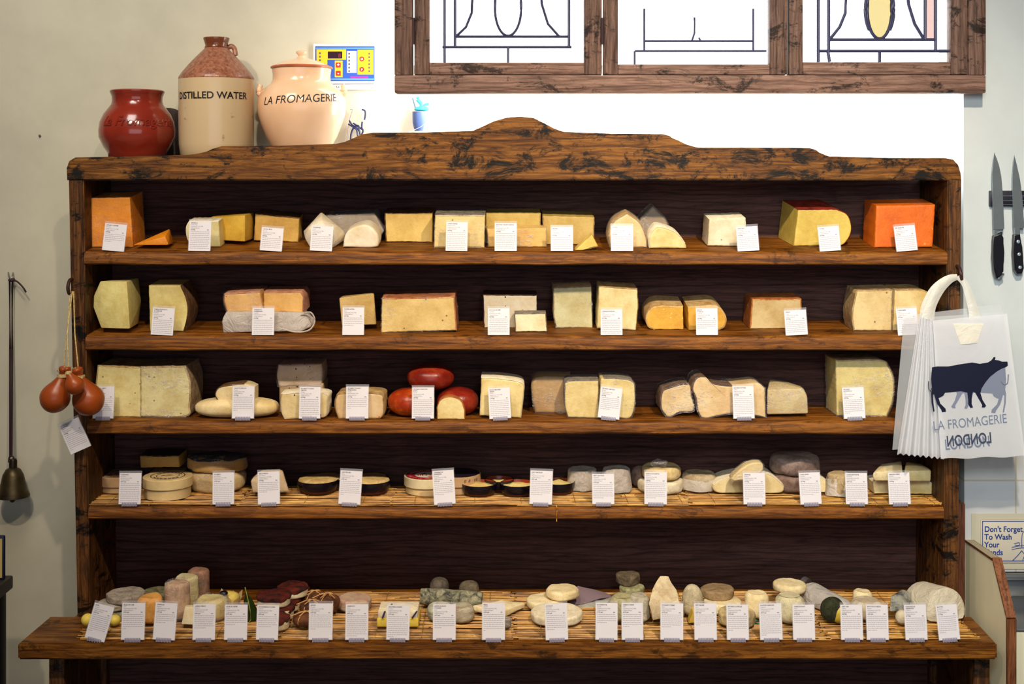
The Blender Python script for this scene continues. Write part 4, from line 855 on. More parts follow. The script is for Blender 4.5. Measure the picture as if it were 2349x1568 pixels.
wheel('flat pinkish white disc of cheese behind the eighth worktop card', 813, 1418, 39, 26, 5, rind((204, 182, 152), (190, 140, 124), 30), yc=.035, e=.3)
t = Thing('cheese_block', 'small yellow square cheese with lavender sprigs behind the ninth worktop card', 'cheese', P(912, 1452, -.07))
p0, p1 = P(864, 1452, -.095), P(960, 1452, -.095); zz = sz(5, -.095); hh = .036
t.part('paste', box(p0.x, p1.x, -.095, -.025, zz, zz+hh*.55, None, .003), paste((232, 206, 84)))
t.part('rind', box(p0.x+.002, p1.x-.002, -.093, -.027, zz+hh*.5, zz+hh, None, .004), R_WH)
bm = bmesh.new()
for (sx, sy) in ((882, 1426), (950, 1420), (898, 1412)):
    o = P(sx, sy, -.098); o.z = zz+hh*.62 if sx != 898 else zz+hh+.003
    for q in range(7): sell(o+Vector((q*.0016*(1 if sx > 900 else .5)-.004, 0, q*.0022)), .0022, .0018, .0018, 1, 1, 8, 6, bm)
t.part('lavender_sprigs', bm, plain('lavender_buds', (52, 44, 88), .7), 60)
# ash log
a, b = P(966, 1401, .045), P(1106, 1411, .03); r = .0195
bm = tube([a+(b-a)*q/14 for q in range(15)], [r*.93]+[r]*13+[r*.93], 28); wobble(bm, .0018, 60, 2)
lo = min(v.co.z for v in bm.verts); 
for v in bm.verts: v.co.z += sz(5, 0)-lo
# 
t = Thing('goat_cheese_log', 'long grey ash coated log with a straw through it behind two cut pieces', 'cheese', (a+b)/2); t.part('rind', bm, ASH, 60)
t.part('straw', tube([a+Vector((-.012, 0, -lo+sz(5, 0))), a+Vector((.004, 0, -lo+sz(5, 0)))], .0012, 6), RAF)
ball('dark grey ball of cheese standing behind the left end of the ash log', 1008, 1366, 22, 24, rind((116, 104, 92), (74, 66, 60), 50), .10, 22, k=5, e1=.7)
ball('dark grey ball of cheese standing behind the right end of the ash log', 1076, 1372, 23, 22, rind((126, 114, 92), (78, 72, 60), 50), .09, 22, k=5, e1=.7)
wheel('blue veined cut round before the log, left of the tenth card', 1008, 1453, 29, 32, 5, rind((206, 204, 180), (140, 146, 130), 20), yc=-.035, e=.35, amp=.003)
wheel('blue veined cut round before the log, right of the tenth card', 1058, 1457, 29, 34, 5, rind((196, 190, 166), (150, 120, 100), 20), yc=-.045, e=.35, amp=.003)
fhull('white wedge with a pointed right end behind the eleventh card', [(1078, 1416, .0), (1085, 1405, .0), (1150, 1392, .03), (1206, 1399, .04), (1204, 1410, .035), (1150, 1436, -.04), (1148, 1420, -.04), (1100, 1418, -.01)], CREAM, k=5, part='rind', amp=.0015)
wheel('small greyish cylinder at the foot of the eleventh card', 1162, 1456, 11, 22, 5, GREYM, yc=-.095)
wheel('ribbed pale disc, back left of the flat white discs on the worktop', 1250, 1410, 42, 20, 5, CREAM, yc=.045, amp=.0025, e=.35)
wheel('ribbed pale disc, back right of the flat white discs on the worktop', 1290, 1410, 38, 20, 5, CREAM, yc=.05, z0=sz(5, 0)+.0215, amp=.0025, e=.35)
wheel('largest flat white disc in front of two ribbed discs on the worktop', 1277, 1446, 60, 20, 5, R_WH, yc=-.04, amp=.0015, e=.3)
t = Thing('paper_wrapper', 'open grey mauve paper wrapper standing behind the flat white discs', 'paper', P(1335, 1410, .08))
def fan(pts, th=.0006):
    bm = bmesh.new(); bm.faces.new([bm.verts.new(P(*p)) for p in pts]); bmesh.ops.triangulate(bm, faces=bm.faces); bmesh.ops.subdivide_edges(bm, edges=bm.edges, cuts=3, use_grid_fill=True); wobble(bm, .003, 20, 3); bmesh.ops.solidify(bm, geom=bm.faces, thickness=th); return bm
t.part('upper_flap', fan([(1252, 1384, .07), (1290, 1364, .10), (1325, 1343, .13), (1352, 1349, .13), (1413, 1366, .11), (1380, 1372, .07), (1340, 1384, .055), (1300, 1388, .055)]), plain('mauve_paper', (138, 118, 128), .8), 40)
t.part('wrapped_bundle', hull([P(1300, 1410, .055), P(1300, 1388, .06), P(1340, 1380, .06), P(1405, 1366, .10), P(1400, 1376, .08), P(1372, 1404, .04), P(1330, 1411, .035), P(1330, 1400, .13), P(1390, 1395, .13)], .003), sheet((190, 190, 178), .97), 40)
t, c, R_, H_ = wheel('rough grey cheese under the upper one, left of the white pyramid', 1452, 1400, 27, 22, 5, GRN, yc=.055, amp=.003)
t2, c3, R3_, H3_ = wheel('greenish rough cheese, middle of the small stack left of the pyramid', 1450, 1380, 28, 24, 0, rind((190, 186, 140), (120, 120, 80), 40), yc=.05, z0=c.z+H_, amp=.003)
wheel('small brown grey cheese, topmost of the stack left of the pyramid', 1440, 1360, 28, 22, 0, rind((128, 112, 88), (84, 72, 58), 50), yc=.07, z0=c3.z+H3_, amp=.003)
wheel('mottled yellow green cheese between the thirteenth and fourteenth cards', 1428, 1446, 30, 56, 5, rind((206, 196, 150), (140, 136, 96), 30), yc=-.045, e=.3, amp=.003)
wheel('rough pale cheese to the right of the fourteenth worktop card', 1466, 1450, 24, 60, 5, rind((206, 200, 176), (156, 140, 116), 40), yc=-.05, e=.3, amp=.003)
t = fhull('tall leaning white pyramid of cheese, tallest thing on the worktop', [(1497, 1447, -.09), (1487, 1412, -.09), (1504, 1360, -.05), (1512, 1348, -.04), (1534, 1350, -.04), (1550, 1382, -.05), (1566, 1420, -.07), (1566, 1448, -.08), (1495, 1430, -.01), (1560, 1435, -.01), (1512, 1350, -.02), (1534, 1352, -.02)], rind((240, 224, 184), (220, 190, 150), 50, .8, .8), k=5, name='cheese_pyramid', bev=.005, part='rind', amp=.0045)
ball('upright egg shaped grey cheese right of the white pyramid', 1588, 1404, 24, 36, rind((222, 208, 172), (178, 164, 134), 40), -.02, 20, k=5, e1=.9, amp=.002)
cut('small golden slice of cheese low between the pyramid and its neighbour card', [(1580, 1436), (1590, 1410), (1600, 1408), (1602, 1436)], 5, paste((214, 180, 80)), y=-.07, depth=.03)
t, c, R_, H_ = wheel('yellow cream disc under the brown disc behind the seventeenth card', 1657, 1410, 44, 24, 5, CREAM, yc=.02, amp=.002)
wheel('brown grey disc lying on the yellow cream disc', 1645, 1385, 38, 20, 0, rind((176, 148, 108), (130, 106, 80), 30), yc=.045, z0=c.z+H_, amp=.002)
wheel('low cheese with a bark coloured band behind the seventeenth card', 1690, 1453, 42, 30, 5, rind((226, 206, 150), (150, 130, 100), 22), yc=-.07, amp=.002)
t, c, R_, H_ = wheel('pale cheese with teal trimmings between two middle right cards', 1735, 1440, 26, 58, 5, CREAM, yc=-.03, e=.3, amp=.002)
bm = bmesh.new(); rr = random.Random(3)
for q in range(16): 
    o = P(1722+rr.uniform(-8, 16), 1412+q*2.2, -.03); sell(Vector((o.x+rr.uniform(-.004, .004), c.y-R_*1.0-rr.uniform(0, .004), o.z)), .004, .002, .0035, 1, 1, 8, 6, bm, .001, 80, q)
t.part('teal_trimming', bm, plain('teal_paper_shreds', (24, 130, 112), .6), 60)
wheel('flat pale green white disc leaning behind the eighteenth card', 1811, 1390, 38, 20, 5, CREAM, yc=.07, z0=sz(5, 0)+.028, amp=.003, e=.4)
wheel('mottled rough cheese between the eighteenth and nineteenth cards', 1812, 1450, 34, 58, 5, rind((226, 216, 176), (140, 132, 110), 26, .8, .8, .42), yc=-.05, e=.3, amp=.003)
# wrapped rolls
def roll(label, a, b, r, m, w2=None, name='wrapped_cheese_roll'):
    bm = tube([a+(b-a)*q/12 for q in range(13)], [r*.8, r*.98]+[r]*9+[r*.98, r*.75], 26); wobble(bm, .0035, 26, 5)
    for v in bm.verts: v.co.z = max(v.co.z, sz(5, v.co.y)+.0005)
    t = Thing(name, label, 'cheese', (a+b)/2-Vector((0, 0, r))); t.part('paper_wrap', bm, m, 40); return t
t = roll('thick grey paper wrapped roll lying slantwise at the back right of the worktop', P(1852, 1360, .10), P(1940, 1408, -.01), .031, sheet((214, 208, 202), .97, .4, .9))
bm = text_bm('ti', .020, 'CENTER', bold=.0004, shear=.2)
for v in bm.verts: v.co = P(1908, 1396, -.01)+v.co+Vector((0, -.018, 0))
t.part('blue_print', bm, plain('blue_grey_ink', (84, 100, 132), .6), 0)
bm = tube([P(1836, 1352, .115), P(1846, 1357, .108)], [.034, .033], 26); t.part('dark_end', bm, sheet((104, 96, 100), .95), 40)
t = Thing('cut_cheese', 'dark green rinded oval cheese cut to show its yellow inside', 'cheese', P(1912, 1448, -.06))
c = P(1910, 1421, -.055); c.z = sz(5, -.055)+.026
t.part('rind', sell(c, .027, .026, .027, .9, 1, 36, 20, None, .0015, 40, 3), rind((66, 70, 44), (28, 32, 24), 50, .6, .9), 60)
t.part('paste', sell(c+Vector((.012, -.014, -.006)), .018, .014, .020, .9, 1, 30, 16), paste((220, 198, 76)), 60)
wheel('small white rounded cheese standing alone at the back right of the worktop', 1978, 1390, 22, 32, 5, CREAM, yc=.06, e=.35, amp=.002)
wheel('pale squat cheese behind the twentieth and twenty first cards', 1990, 1440, 36, 42, 5, rind((222, 206, 178), (190, 170, 140), 30), yc=-.03, e=.35, amp=.003)
fhull('dark veined wedge of cheese left of the twenty second card', [(2040, 1438, -.05), (2044, 1402, -.03), (2070, 1386, .0), (2090, 1392, .0), (2086, 1436, -.04), (2050, 1400, .03), (2085, 1430, .03)], rind((170, 170, 158), (64, 66, 70), 30, .6, .7), k=5, part='paste')
ball('pale egg shaped piece in front of the dark veined wedge', 2070, 1427, 16, 16, rind((226, 214, 186), (200, 184, 150), 30), -.075, 16, k=5, e1=.9)
t = roll('largest white paper wrapped block at the right end of the worktop', P(2108, 1386, .05), P(2176, 1402, -.045), .053, sheet((236, 228, 206), .97, .45, .8, 16), name='wrapped_cheese_block')

# ------------------------------------------------------------------ price cards
PAPER = plain('white_card_paper', (236, 232, 236), .6, .3)
CP = NM('clear_plastic_sleeve'); g1 = CP.pr(lin((235, 235, 245)), .12, None, .8, out=False); g2 = CP.n('ShaderNodeBsdfTransparent'); g3 = CP.n('ShaderNodeMixShader'); g3.inputs[0].default_value = .13
CP.l(g2.outputs[0], g3.inputs[1]); CP.l(g1, g3.inputs[2]); CP.l(g3.outputs[0], CP.out.inputs[0]); CP = CP.m
CF = sheet((190, 186, 206), .55, .2, .2)
UC, PC, TR_ = "Unpasteurised Cow's Milk", "Pasteurised Cow's Milk", "Traditional Rennet"
def card(cx, top, bot, wpx, rot, k, title, place, milk, price, body, label, y=None, foot=None, hang=False, lean=7):
    foot = (k >= 3) if foot is None else foot
    y = y if y is not None else (-.163 if k == 5 else .003)
    s = S(y); W = wpx*s; H = (bot-top)*s; fh = .005 if foot else 0
    org = P(cx, bot, y) if hang else Vector(((cx-CX)*s, y, SURF[k][0]-(.007 if k == 4 else .009 if k == 5 else 0)+.0004+SURF[k][1]*y))
    if foot and not hang: H = (bot-top)*s-fh+ (org.z+fh-P(cx, bot, y).z)*0
    M = Matrix.Translation(org) @ Matrix.Rotation(math.radians(rot), 4, 'Y') @ Matrix.Rotation(math.radians(-lean), 4, 'X')
    t = Thing('price_card', label, 'price card', org, 'white price cards along the shelf edges')
    def pt(name, bm, m, smooth=0, under=None):
        bmesh.ops.transform(bm, matrix=M, verts=bm.verts); return t.part(name, bm, m, smooth, None, under)
    pp = pt('paper', box(-W/2, W/2, 0, .0005, fh, fh+H), PAPER)
    bm = text_bm(title[0] + (('\n'+title[1]) if len(title) > 1 else ''), .0037, 'LEFT', 1.06, bold=.00012, width=.80)
    z0 = fh+H-.0052
    for v in bm.verts: v.co += Vector((-W/2+.003, -.00012, z0))
    n = len(title); hb = text_bm('\n'.join([place, milk, TR_]), .0037, 'LEFT', 1.06, width=.72)
    for v in hb.verts: v.co += Vector((-W/2+.003, -.00012, z0-.0039*n))
    join(bm, hb)
    zp = z0-.0039*(n+3); pb = text_bm(price, .0037, 'LEFT', 1, bold=.00012, width=.76)
    for v in pb.verts: v.co += Vector((-W/2+.003, -.00012, zp))
    join(bm, pb)
    pb = text_bm('45%', .0032, 'LEFT', 1, bold=.0001, width=.8)
    for v in pb.verts: v.co += Vector((W/2-.0095, -.00012, zp))
    join(bm, pb)
    pt('printed_heading', bm, INK, 0, pp)
    rnd = random.Random(cx); bm = bmesh.new()
    for i in range(body):
        z = zp-.0042-i*.0042
        if z < fh+.003: break
        x = -W/2+.003; lim = W/2-.003 if i < body-1 else -W/2+.003+rnd.uniform(.006, .03)
        while x < lim-.002:
            ww = min(rnd.choice((.0022, .003, .0042, .0055)), lim-x); quad(bm, x, x+ww, z, z+.00135, -.00012); x += ww+.0009
    if len(bm.faces): pt('printed_lines', bm, INKG, 0, pp)
    else: bm.free()
    pt('plastic_sleeve', box(-W/2-.0012, W/2+.0012, -.0008, .0012, max(fh-.001, .0002), fh+H+.005), CP)
    if foot and not hang:
        bm = box(-W*.34, W*.34, -.0015, .003, 0.0002, .009)
        for i in range(6): box(-W*.32+i*W*.64/5-.001, -W*.32+i*W*.64/5+.001, -.0035, -.0015, .0002, .008, bm)
        bmesh.ops.transform(bm, matrix=M, verts=bm.verts)
        for v in bm.verts: v.co.z = max(v.co.z, org.z)
        t.part('ribbed_foot', bm, CF, 0)
    return t
L = 'white price card headed %s '
C1 = [(259, 511, 573, 50, 5, ["APPLEBY'S CHESHIRE"], 'Shropshire', UC, '£18.50kg', 5, 'before the tall orange block'),
 (457, 505, 573, 50, 1, ['MARINELLA'], 'Tuscany, Italy', UC, '£26.00kg', 12, 'before the small pale cut piece'),
 (621, 520, 573, 50, 4, ['CANTAL VIEUX'], 'Auvergne', UC, '£25.50kg', 7, 'before the sloping yellow block'),
 (736, 516, 573, 50, 3, ['TICKLEMORE'], 'Devon', PC, '£21.50kg', 12, 'before the white pointed cheese'),
 (1047, 507, 573, 49, 1, ["COMTE D'ESTIVE"], 'Franche-Comte', UC, '£28.50kg', 11, 'before the block with a white film top'),
 (1160, 510, 574, 50, 0, ["BEAUFORT CHALET D'ALPAGE"], 'Savoie', UC, '£32.50kg', 10, 'before the low film wrapped slab'),
 (1289, 519, 574, 50, 0, ['GRUYERE'], 'Fribourg', UC, '£24.50kg', 8, 'left of the thin yellow wedge'),
 (1427, 516, 574, 50, 0, ["L'ETIVAZ"], 'Vaud', UC, '£29.00kg', 10, 'before the domed peach coloured wedge'),
 (1717, 519, 575, 49, -3, ['ASHDOWN'], 'East Sussex', UC, '£22.00kg', 9, 'beside the plain white block'),
 (1905, 519, 575, 48, -4, ['COOLEA'], 'County Cork', PC, '£23.50kg', 8, 'before the waxed yellow half round'),
 (2081, 517, 575, 48, -5, ['RED LEICESTER'], 'Leicestershire', UC, '£21.00kg', 9, 'before the bright orange block')]
for c in C1: card(*c[:5], 1, *c[5:10], L % c[5][0]+c[10])
C2 = [(371, 706, 768, 50, 3, ['FORMAI STAGIONATO', 'AL CAPRONE'], 'Piedmont', PC, '£28.00kg', 10, 'before the half round with a bulging brown side'),
 (603, 706, 768, 50, 0, ['TALEGGIO DI', 'VALBREMBANA'], 'Lombardy', UC, '£16.50kg', 11, 'before the crumpled paper parcel'),
 (810, 705, 768, 49, 0, ['FONTINA ALPINA'], 'Aosta', UC, '£24.75kg', 5, 'before the yellow film wrapped wedge'),
 (1144, 706, 767, 49, 0, ['ROCCOLO AL PEPE'], 'Lombardy', PC, '£22.00kg', 9, 'before the peppered cheese'),
 (1403, 709, 767, 49, 0, ['CORNALE MONTASIO'], 'Friuli', UC, '£21.50kg', 9, 'before the tall cream pair'),
 (1622, 706, 767, 49, 0, ['BAGOSS', 'DI MALGA'], 'Lombardy', UC, '£33.00kg', 5, 'before the golden half rounds'),
 (1828, 710, 767, 50, -3, ['ASIAGO'], 'Veneto', UC, '£20.50kg', 9, 'before the dull beige block'),
 (2084, 706, 767, 47, -3, ['TOMME BREBIS'], 'Pyrenees', UC, '£27.00kg', 9, 'beside the carrier bags')]
for c in C2: card(*c[:5], 2, *c[5:10], L % (c[5][0])+c[10])
UE = "Pasteurised Ewe's Milk"
C3 = [(236, 883, 960, 47, 0, ['PECORINO SARDO', 'STAGIONATO'], 'Sardinia', UE, '£21.00kg', 8, 'behind the hanging cheeses'),
 (557, 884, 961, 50, 0, ['CACIOTTA ETRUSCA'], 'Tuscany', UE, '£19.50kg', 8, 'before the long low loaf'),
 (710, 886, 962, 48, 0, ['PECORINO TOSCANO', 'TARTUFO'], 'Tuscany', UE, '£29.50kg', 10, 'before the truffle specked pieces'),
 (819, 885, 962, 51, 0, ['PECORINO TOSCANO', 'PEPERONCINO'], 'Tuscany', UE, '£21.00kg', 6, 'before the chilli specked loaf'),
 (970, 886, 961, 50, 0, ['PECORINO MARZOLINO', 'ROSSO'], 'Tuscany', UE, '£24.00kg', 10, 'before the red rounds'),
 (1148, 888, 962, 49, -3, ['MONTE VERONESE', 'GRASSO'], 'Veneto', UC, '£19.50kg', 11, 'right of the red rounds'),
 (1395, 885, 960, 49, 7, ['PECORINO ABRUZZO'], 'Abruzzo', UE, '£22.00kg', 7, 'tilting before the cream pair'),
 (1707, 881, 959, 48, -1, ['PECORINO DI FOSSA'], 'Umbria', UE, '£30.00kg', 11, 'before the misshapen chunks'),
 (1961, 881, 956, 49, -2, ['PECORINO', 'ROMAGNOLO'], 'Emilia', UE, '£23.00kg', 8, 'before the tall yellow green cheese')]
for c in C3: card(*c[:5], 3, *c[5:10], L % ' '.join(c[5])+c[10])
C4 = [(297, 1082, 1157, 50, 0, ['TUNWORTH'], 'Hampshire', PC, '£8.50 each', 13, 'left of the nearer wooden box'),
 (512, 1080, 1156, 49, -1, ['FOUGERUS'], 'Ile-de-France', UC, '£16.50 each', 12, 'before the film wrapped pair'),
 (617, 1077, 1155, 50, -2, ['BRIE DE MELUN'], 'Ile-de-France', UC, '£19.50kg', 6, 'before the ridged beige wedge'),
 (801, 1076, 1156, 50, 3, ['SAINT FELICIEN'], 'Rhone', UC, '£7.25 each', 8, 'between the wide dark dishes'),
 (1021, 1077, 1158, 49, -4, ['CAMEMBERT DE', 'NORMANDIE'], 'Normandy', UC, '£6.50 each', 7, 'beside the crimson labelled box'),
 (1240, 1076, 1156, 51, 2, ['SAINT MARCELLIN'], 'Rhone', UC, '£4.25 each', 8, 'between two terracotta lined dishes'),
 (1384, 1084, 1157, 50, 0, ['PETIT CHAOURCE'], 'Champagne', UC, '£7.00 each', 8, 'before the chalky cylinders'),
 (1504, 1080, 1157, 51, 1, ['ROBIOLA ROCCHETTA'], 'Piedmont', PC, '£28.00kg', 9, 'before the stack of cream rounds'),
 (1731, 1079, 1154, 50, 0, ['WIGMORE'], 'Berkshire', "Unpasteurised Ewe's Milk", '£30.00kg', 9, 'before the large half disc'),
 (1861, 1078, 1154, 48, -2, ['TOMA LANGA'], 'Piedmont', PC, '£26.00kg', 7, 'before the half disc of soft cheese'),
 (1966, 1077, 1152, 50, 0, ['COEUR NEUFCHATEL'], 'Normandy', UC, '£8.75 each', 10, 'right of the paper fronted cheese'),
 (2065, 1078, 1154, 49, -1, ['BARKHAM CREAM'], 'Berkshire', PC, '£24.50kg', 11, 'before the four stacked wedges')]
for c in C4: card(*c[:5], 4, *c[5:10], L % ' '.join(c[5])+c[10])
GM = "Unpasteurised Goat's Milk"
C5 = [(215, 1391, 1476, 46, 15, ['ROVE'], 'Provence', GM, '£6.50 each', 9, 'leaning at the far left of the worktop'),
 (304, 1389, 1476, 53, 0, ['SELLES SUR CHER'], 'Loire', GM, '£9.50 each', 8, 'on the worktop, second from the left'),
 (375, 1385, 1472, 50, 3, ['CHAROLAIS'], 'Burgundy', GM, '£9.75 each', 5, 'before the beige film wrapped cylinder'),
 (467, 1390, 1474, 51, 0, ['CAPRINO FRESCO'], 'Piedmont', GM, '£4.85 each', 7, 'right of the small white pyramid'),
 (540, 1393, 1476, 52, 0, ['FLEUR DE CHEVRE'], 'Poitou', GM, '£5.95 each', 5, 'left of the green leaf'),
 (612, 1398, 1480, 50, 1, ['ROCCAVERANO DI CAPRA'], 'Piedmont', GM, '£4.75 each', 6, 'before the pepper topped cheeses'),
 (735, 1394, 1480, 54, 0, ['BANON'], 'Provence', GM, '£9.50 each', 8, 'before the raffia tied parcels'),
 (818, 1393, 1477, 52, 0, ['CHABICHOU'], 'Poitou', GM, '£8.75 each', 11, 'before the pinkish disc'),
 (912, 1393, 1475, 52, 1, ['LE ROMAIN LAVANDE'], 'Provence', GM, '£7.75 each', 11, 'before the lavender cheese'),
 (1019, 1391, 1475, 52, 0, ['SAINTE MAURE DE', 'TOURAINE'], 'Loire', GM, '£9.75 each', 6, 'below the ash log'),
 (1132, 1389, 1476, 52, 0, ['PERAIL'], 'Aveyron', GM, '£6.50 each', 9, 'before the pointed white wedge'),
 (1278, 1391, 1476, 51, -2, ['LUCULLUS'], 'Normandy', GM, '£7.75 each', 8, 'before the flat white discs'),
 (1391, 1384, 1471, 50, 1, ['ROCAMADOUR'], 'Quercy', GM, '£1.95 each', 5, 'before the mauve paper wrapper'),
 (1451, 1384, 1471, 49, 0, ['CARRE DU MAINE'], 'Maine', GM, '£6.95 each', 7, 'left of the tall white pyramid'),
 (1541, 1387, 1473, 52, 1, ['POULIGNY ST PIERRE'], 'Berry', GM, '£9.75 each', 7, 'before the tall white pyramid'),
 (1619, 1386, 1472, 51, 0, ['PETIT FERMIER'], 'Loire', GM, '£2.95 each', 6, 'right of the egg shaped cheese'),
 (1693, 1390, 1473, 50, 0, ['MOTHAIS A LA FEUILLE'], 'Poitou', GM, '£7.50 each', 8, 'left of the teal trimmed cheese'),
 (1770, 1385, 1471, 51, -1, ['ROVE DES GARRIGUES'], 'Languedoc', GM, '£5.95 each', 11, 'right of the teal trimmed cheese'),
 (1845, 1390, 1473, 50, 0, ['CHABIS DE MONT'], 'Poitou', GM, '£4.75 each', 4, 'below the grey paper roll'),
 (1955, 1388, 1471, 50, 0, ['SAINT ISAN'], 'La Rioja', GM, '£28.00kg', 8, 'right of the dark green rinded cheese'),
 (2014, 1388, 1471, 50, 0, ['BOUTON DU LARZAC'], 'Aveyron', GM, '£2.25 each', 8, 'before the pale squat cheese'),
 (2103, 1388, 1471, 50, -1, ['GORGONZOLA', 'CREMIFICATO'], 'Lombardy', PC, '£19.50kg', 8, 'before the dark veined wedge'),
 (2179, 1387, 1470, 48, -4, ['RICOTTA'], 'La Mancha', PC, '£11.50kg', 9, 'before the large wrapped block')]
for c in C5: card(*c[:5], 5, *c[5:10], L % ' '.join(c[5])+c[10])

# ------------------------------------------------------------------ jars on top of the rack
YJ = .115; s = S(YJ); zt0 = ZP(364, 0)
def jz(py, y=YJ): return ZP(py, y)-zt0
GLAZE_R = NM('red_brown_salt_glaze'); v = GLAZE_R.coord(); n = GLAZE_R.noise(v, 8, 4, .6)
GLAZE_R.pr(GLAZE_R.ramp(n, [(.3, lin((104, 30, 18))), (.7, lin((146, 46, 28)))]), .18, GLAZE_R.bump(GLAZE_R.noise(v, 40, 3), .15), .6, 0, **{'Coat Weight': .4}); GLAZE_R = GLAZE_R.m
cj = Vector(((315-CX)*s, YJ, zt0)); t = Thing('stoneware_pot', 'squat glossy red brown pot with raised lettering at the left end of the rack top', 'pot', cj)
prof = [(0, 0), (.062, 0), (.066, .004), (66*s, jz(350)), (76*s, jz(335)), (85*s, jz(315)), (86*s, jz(300)), (83*s, jz(280)), (75*s, jz(262)), (65*s, jz(249)), (58*s, jz(240)), (56*s, jz(232)), (56.5*s, jz(222)), (59*s, jz(216)), (61*s, jz(212)), (61*s, jz(209)), (58*s, jz(207)), (54*s, jz(209)), (51*s, jz(225)), (50*s, jz(250)), (0, jz(300))]
t.part('body', lathe(prof, cj, 64), GLAZE_R, 50)
def prof_r(prof, z):
    best = 0
    for (r0, z0), (r1, z1) in zip(prof, prof[1:]):
        if z1 > z0 and z0 <= z <= z1: best = max(best, r0+(r1-r0)*(z-z0)/(z1-z0))
    return best
def wrap_text(txt, size, c, prof, zmid, pxmid, s, off=.0008, bold=0, shear=0, extrude=0, width=1, line_tilt=0):
    bm = text_bm(txt, size, 'CENTER', bold=bold, shear=shear, extrude=extrude, width=width)
    bmesh.ops.triangulate(bm, faces=bm.faces); bmesh.ops.subdivide_edges(bm, edges=[e for e in bm.edges if e.calc_length() > .004], cuts=2)
    R0 = prof_r(prof, zmid); a0 = math.asin(max(-.95, min(.95, (pxmid*s)/R0)))
    for v in bm.verts:
        z = zmid+v.co.z+v.co.x*line_tilt; r = prof_r(prof, z) + off - v.co.y; a = a0+v.co.x/R0
        v.co = Vector((c.x+r*math.sin(a), c.y-r*math.cos(a), c.z+z))
    return bm
t.part('raised_lettering', wrap_text('La Fromagerie', .032, cj, prof, jz(290), 24, s, .0006, .0004, .25, .0012, 1.0), GLAZE_R, 40)

SW = NM('cream_stoneware'); v = SW.coord(); 
SW.pr(SW.mix(SW.ramp(SW.noise(v, 30, 4), [(.66, (0, 0, 0)), (.72, (1, 1, 1))]), lin((196, 172, 134)), lin((158, 132, 96))), .28, None, .5, 0, **{'Coat Weight': .2}); SW = SW.m
TAN = NM('tan_orange_peel_glaze'); v = TAN.coord(); TAN.pr(TAN.ramp(TAN.noise(v, 120, 3, .7), [(.35, lin((116, 66, 46))), (.65, lin((164, 110, 84)))]), .3, TAN.bump(TAN.noise(v, 90, 3, .6), .6, .002), .5); TAN = TAN.m
cs = Vector(((496.5-CX)*s, YJ, zt0)); t = Thing('stoneware_flagon', 'tall two tone stoneware flagon lettered DISTILLED WATER with a narrow neck', 'flagon', cs)
prof = [(0, 0), (.080, 0), (.083, .004), (84*s, jz(330)), (85*s, jz(260)), (85.5*s, jz(200)), (85*s, jz(183))]
t.part('body', lathe(prof, cs, 72), SW, 50); bprof = prof
t.part('shoulder', lathe([(85*s, jz(183)), (85.3*s, jz(180)), (83*s, jz(175)), (76*s, jz(165)), (62*s, jz(148)), (48*s, jz(133)), (36*s, jz(121)), (28*s, jz(113)), (26*s, jz(110))], cs, 72), TAN, 50)
t.part('neck', lathe([(26*s, jz(110.5)), (27*s, jz(109)), (25*s, jz(105)), (27*s, jz(97)), (29.5*s, jz(90)), (29.5*s, jz(87)), (26*s, jz(86)), (22*s, jz(90)), (20*s, jz(110)), (0, jz(112))], cs, 48), plain('brown_neck_glaze', (112, 60, 34), .2, .6, 0, .1, 30), 50)
hb = P(524, 106, YJ); t.part('handle', tube(catmull([Vector((cs.x+24*s, YJ+.01, cs.z+jz(108))), Vector((cs.x+33*s, YJ+.012, cs.z+jz(105))), Vector((cs.x+39*s, YJ+.012, cs.z+jz(112))), Vector((cs.x+42*s, YJ+.01, cs.z+jz(126)))], 5), .006, 10), TAN, 60)
t.part('black_lettering', wrap_text('DISTILLED WATER', .0225, cs, bprof, jz(230), 4, s, .0004, .0005, 0, 0, 1.02), JINK, 0)

YF = .130; sf = S(YF); cf = Vector(((692-CX)*sf, YF, zt0)); jf = lambda py: ZP(py, YF)-zt0
FJ = NM('cream_pink_earthenware'); v = FJ.coord(); FJ.pr(FJ.ramp(FJ.noise(v, 5, 3), [(.35, lin((226, 176, 134))), (.65, lin((236, 200, 166)))]), .22, None, .5, 0, **{'Coat Weight': .3}); FJ = FJ.m
t = Thing('lidded_crock', 'cream earthenware lidded jar lettered LA FROMAGERIE with small lug handles', 'jar', cf)
prof = [(0, 0), (.054, 0), (.058, .004), (66*sf, jf(342)), (80*sf, jf(315)), (92*sf, jf(285)), (99*sf, jf(262)), (101*sf, jf(243)), (99*sf, jf(226)), (92*sf, jf(212)), (80*sf, jf(200)), (70*sf, jf(192)), (66*sf, jf(184)), (65.5*sf, jf(172)), (67*sf, jf(162)), (67*sf, jf(158))]
t.part('body', lathe(prof, cf, 72), FJ, 50)
lid = t.part('lid', lathe([(66*sf, jf(158)), (69*sf, jf(157)), (70*sf, jf(154)), (60*sf, jf(149)), (44*sf, jf(142)), (26*sf, jf(137)), (12*sf, jf(133)), (8*sf, jf(129)), (9*sf, jf(126)), (13*sf, jf(122)), (13*sf, jf(119)), (8*sf, jf(116)), (0, jf(115))], cf, 56), FJ, 50)
t.part('lid_rim', lathe([(68*sf, jf(158)), (70.6*sf, jf(157)), (71*sf, jf(155)), (68*sf, jf(152))], cf, 56), plain('terracotta_rim', (176, 92, 56), .3, .5, 0, .15, 30), 50, None, lid)
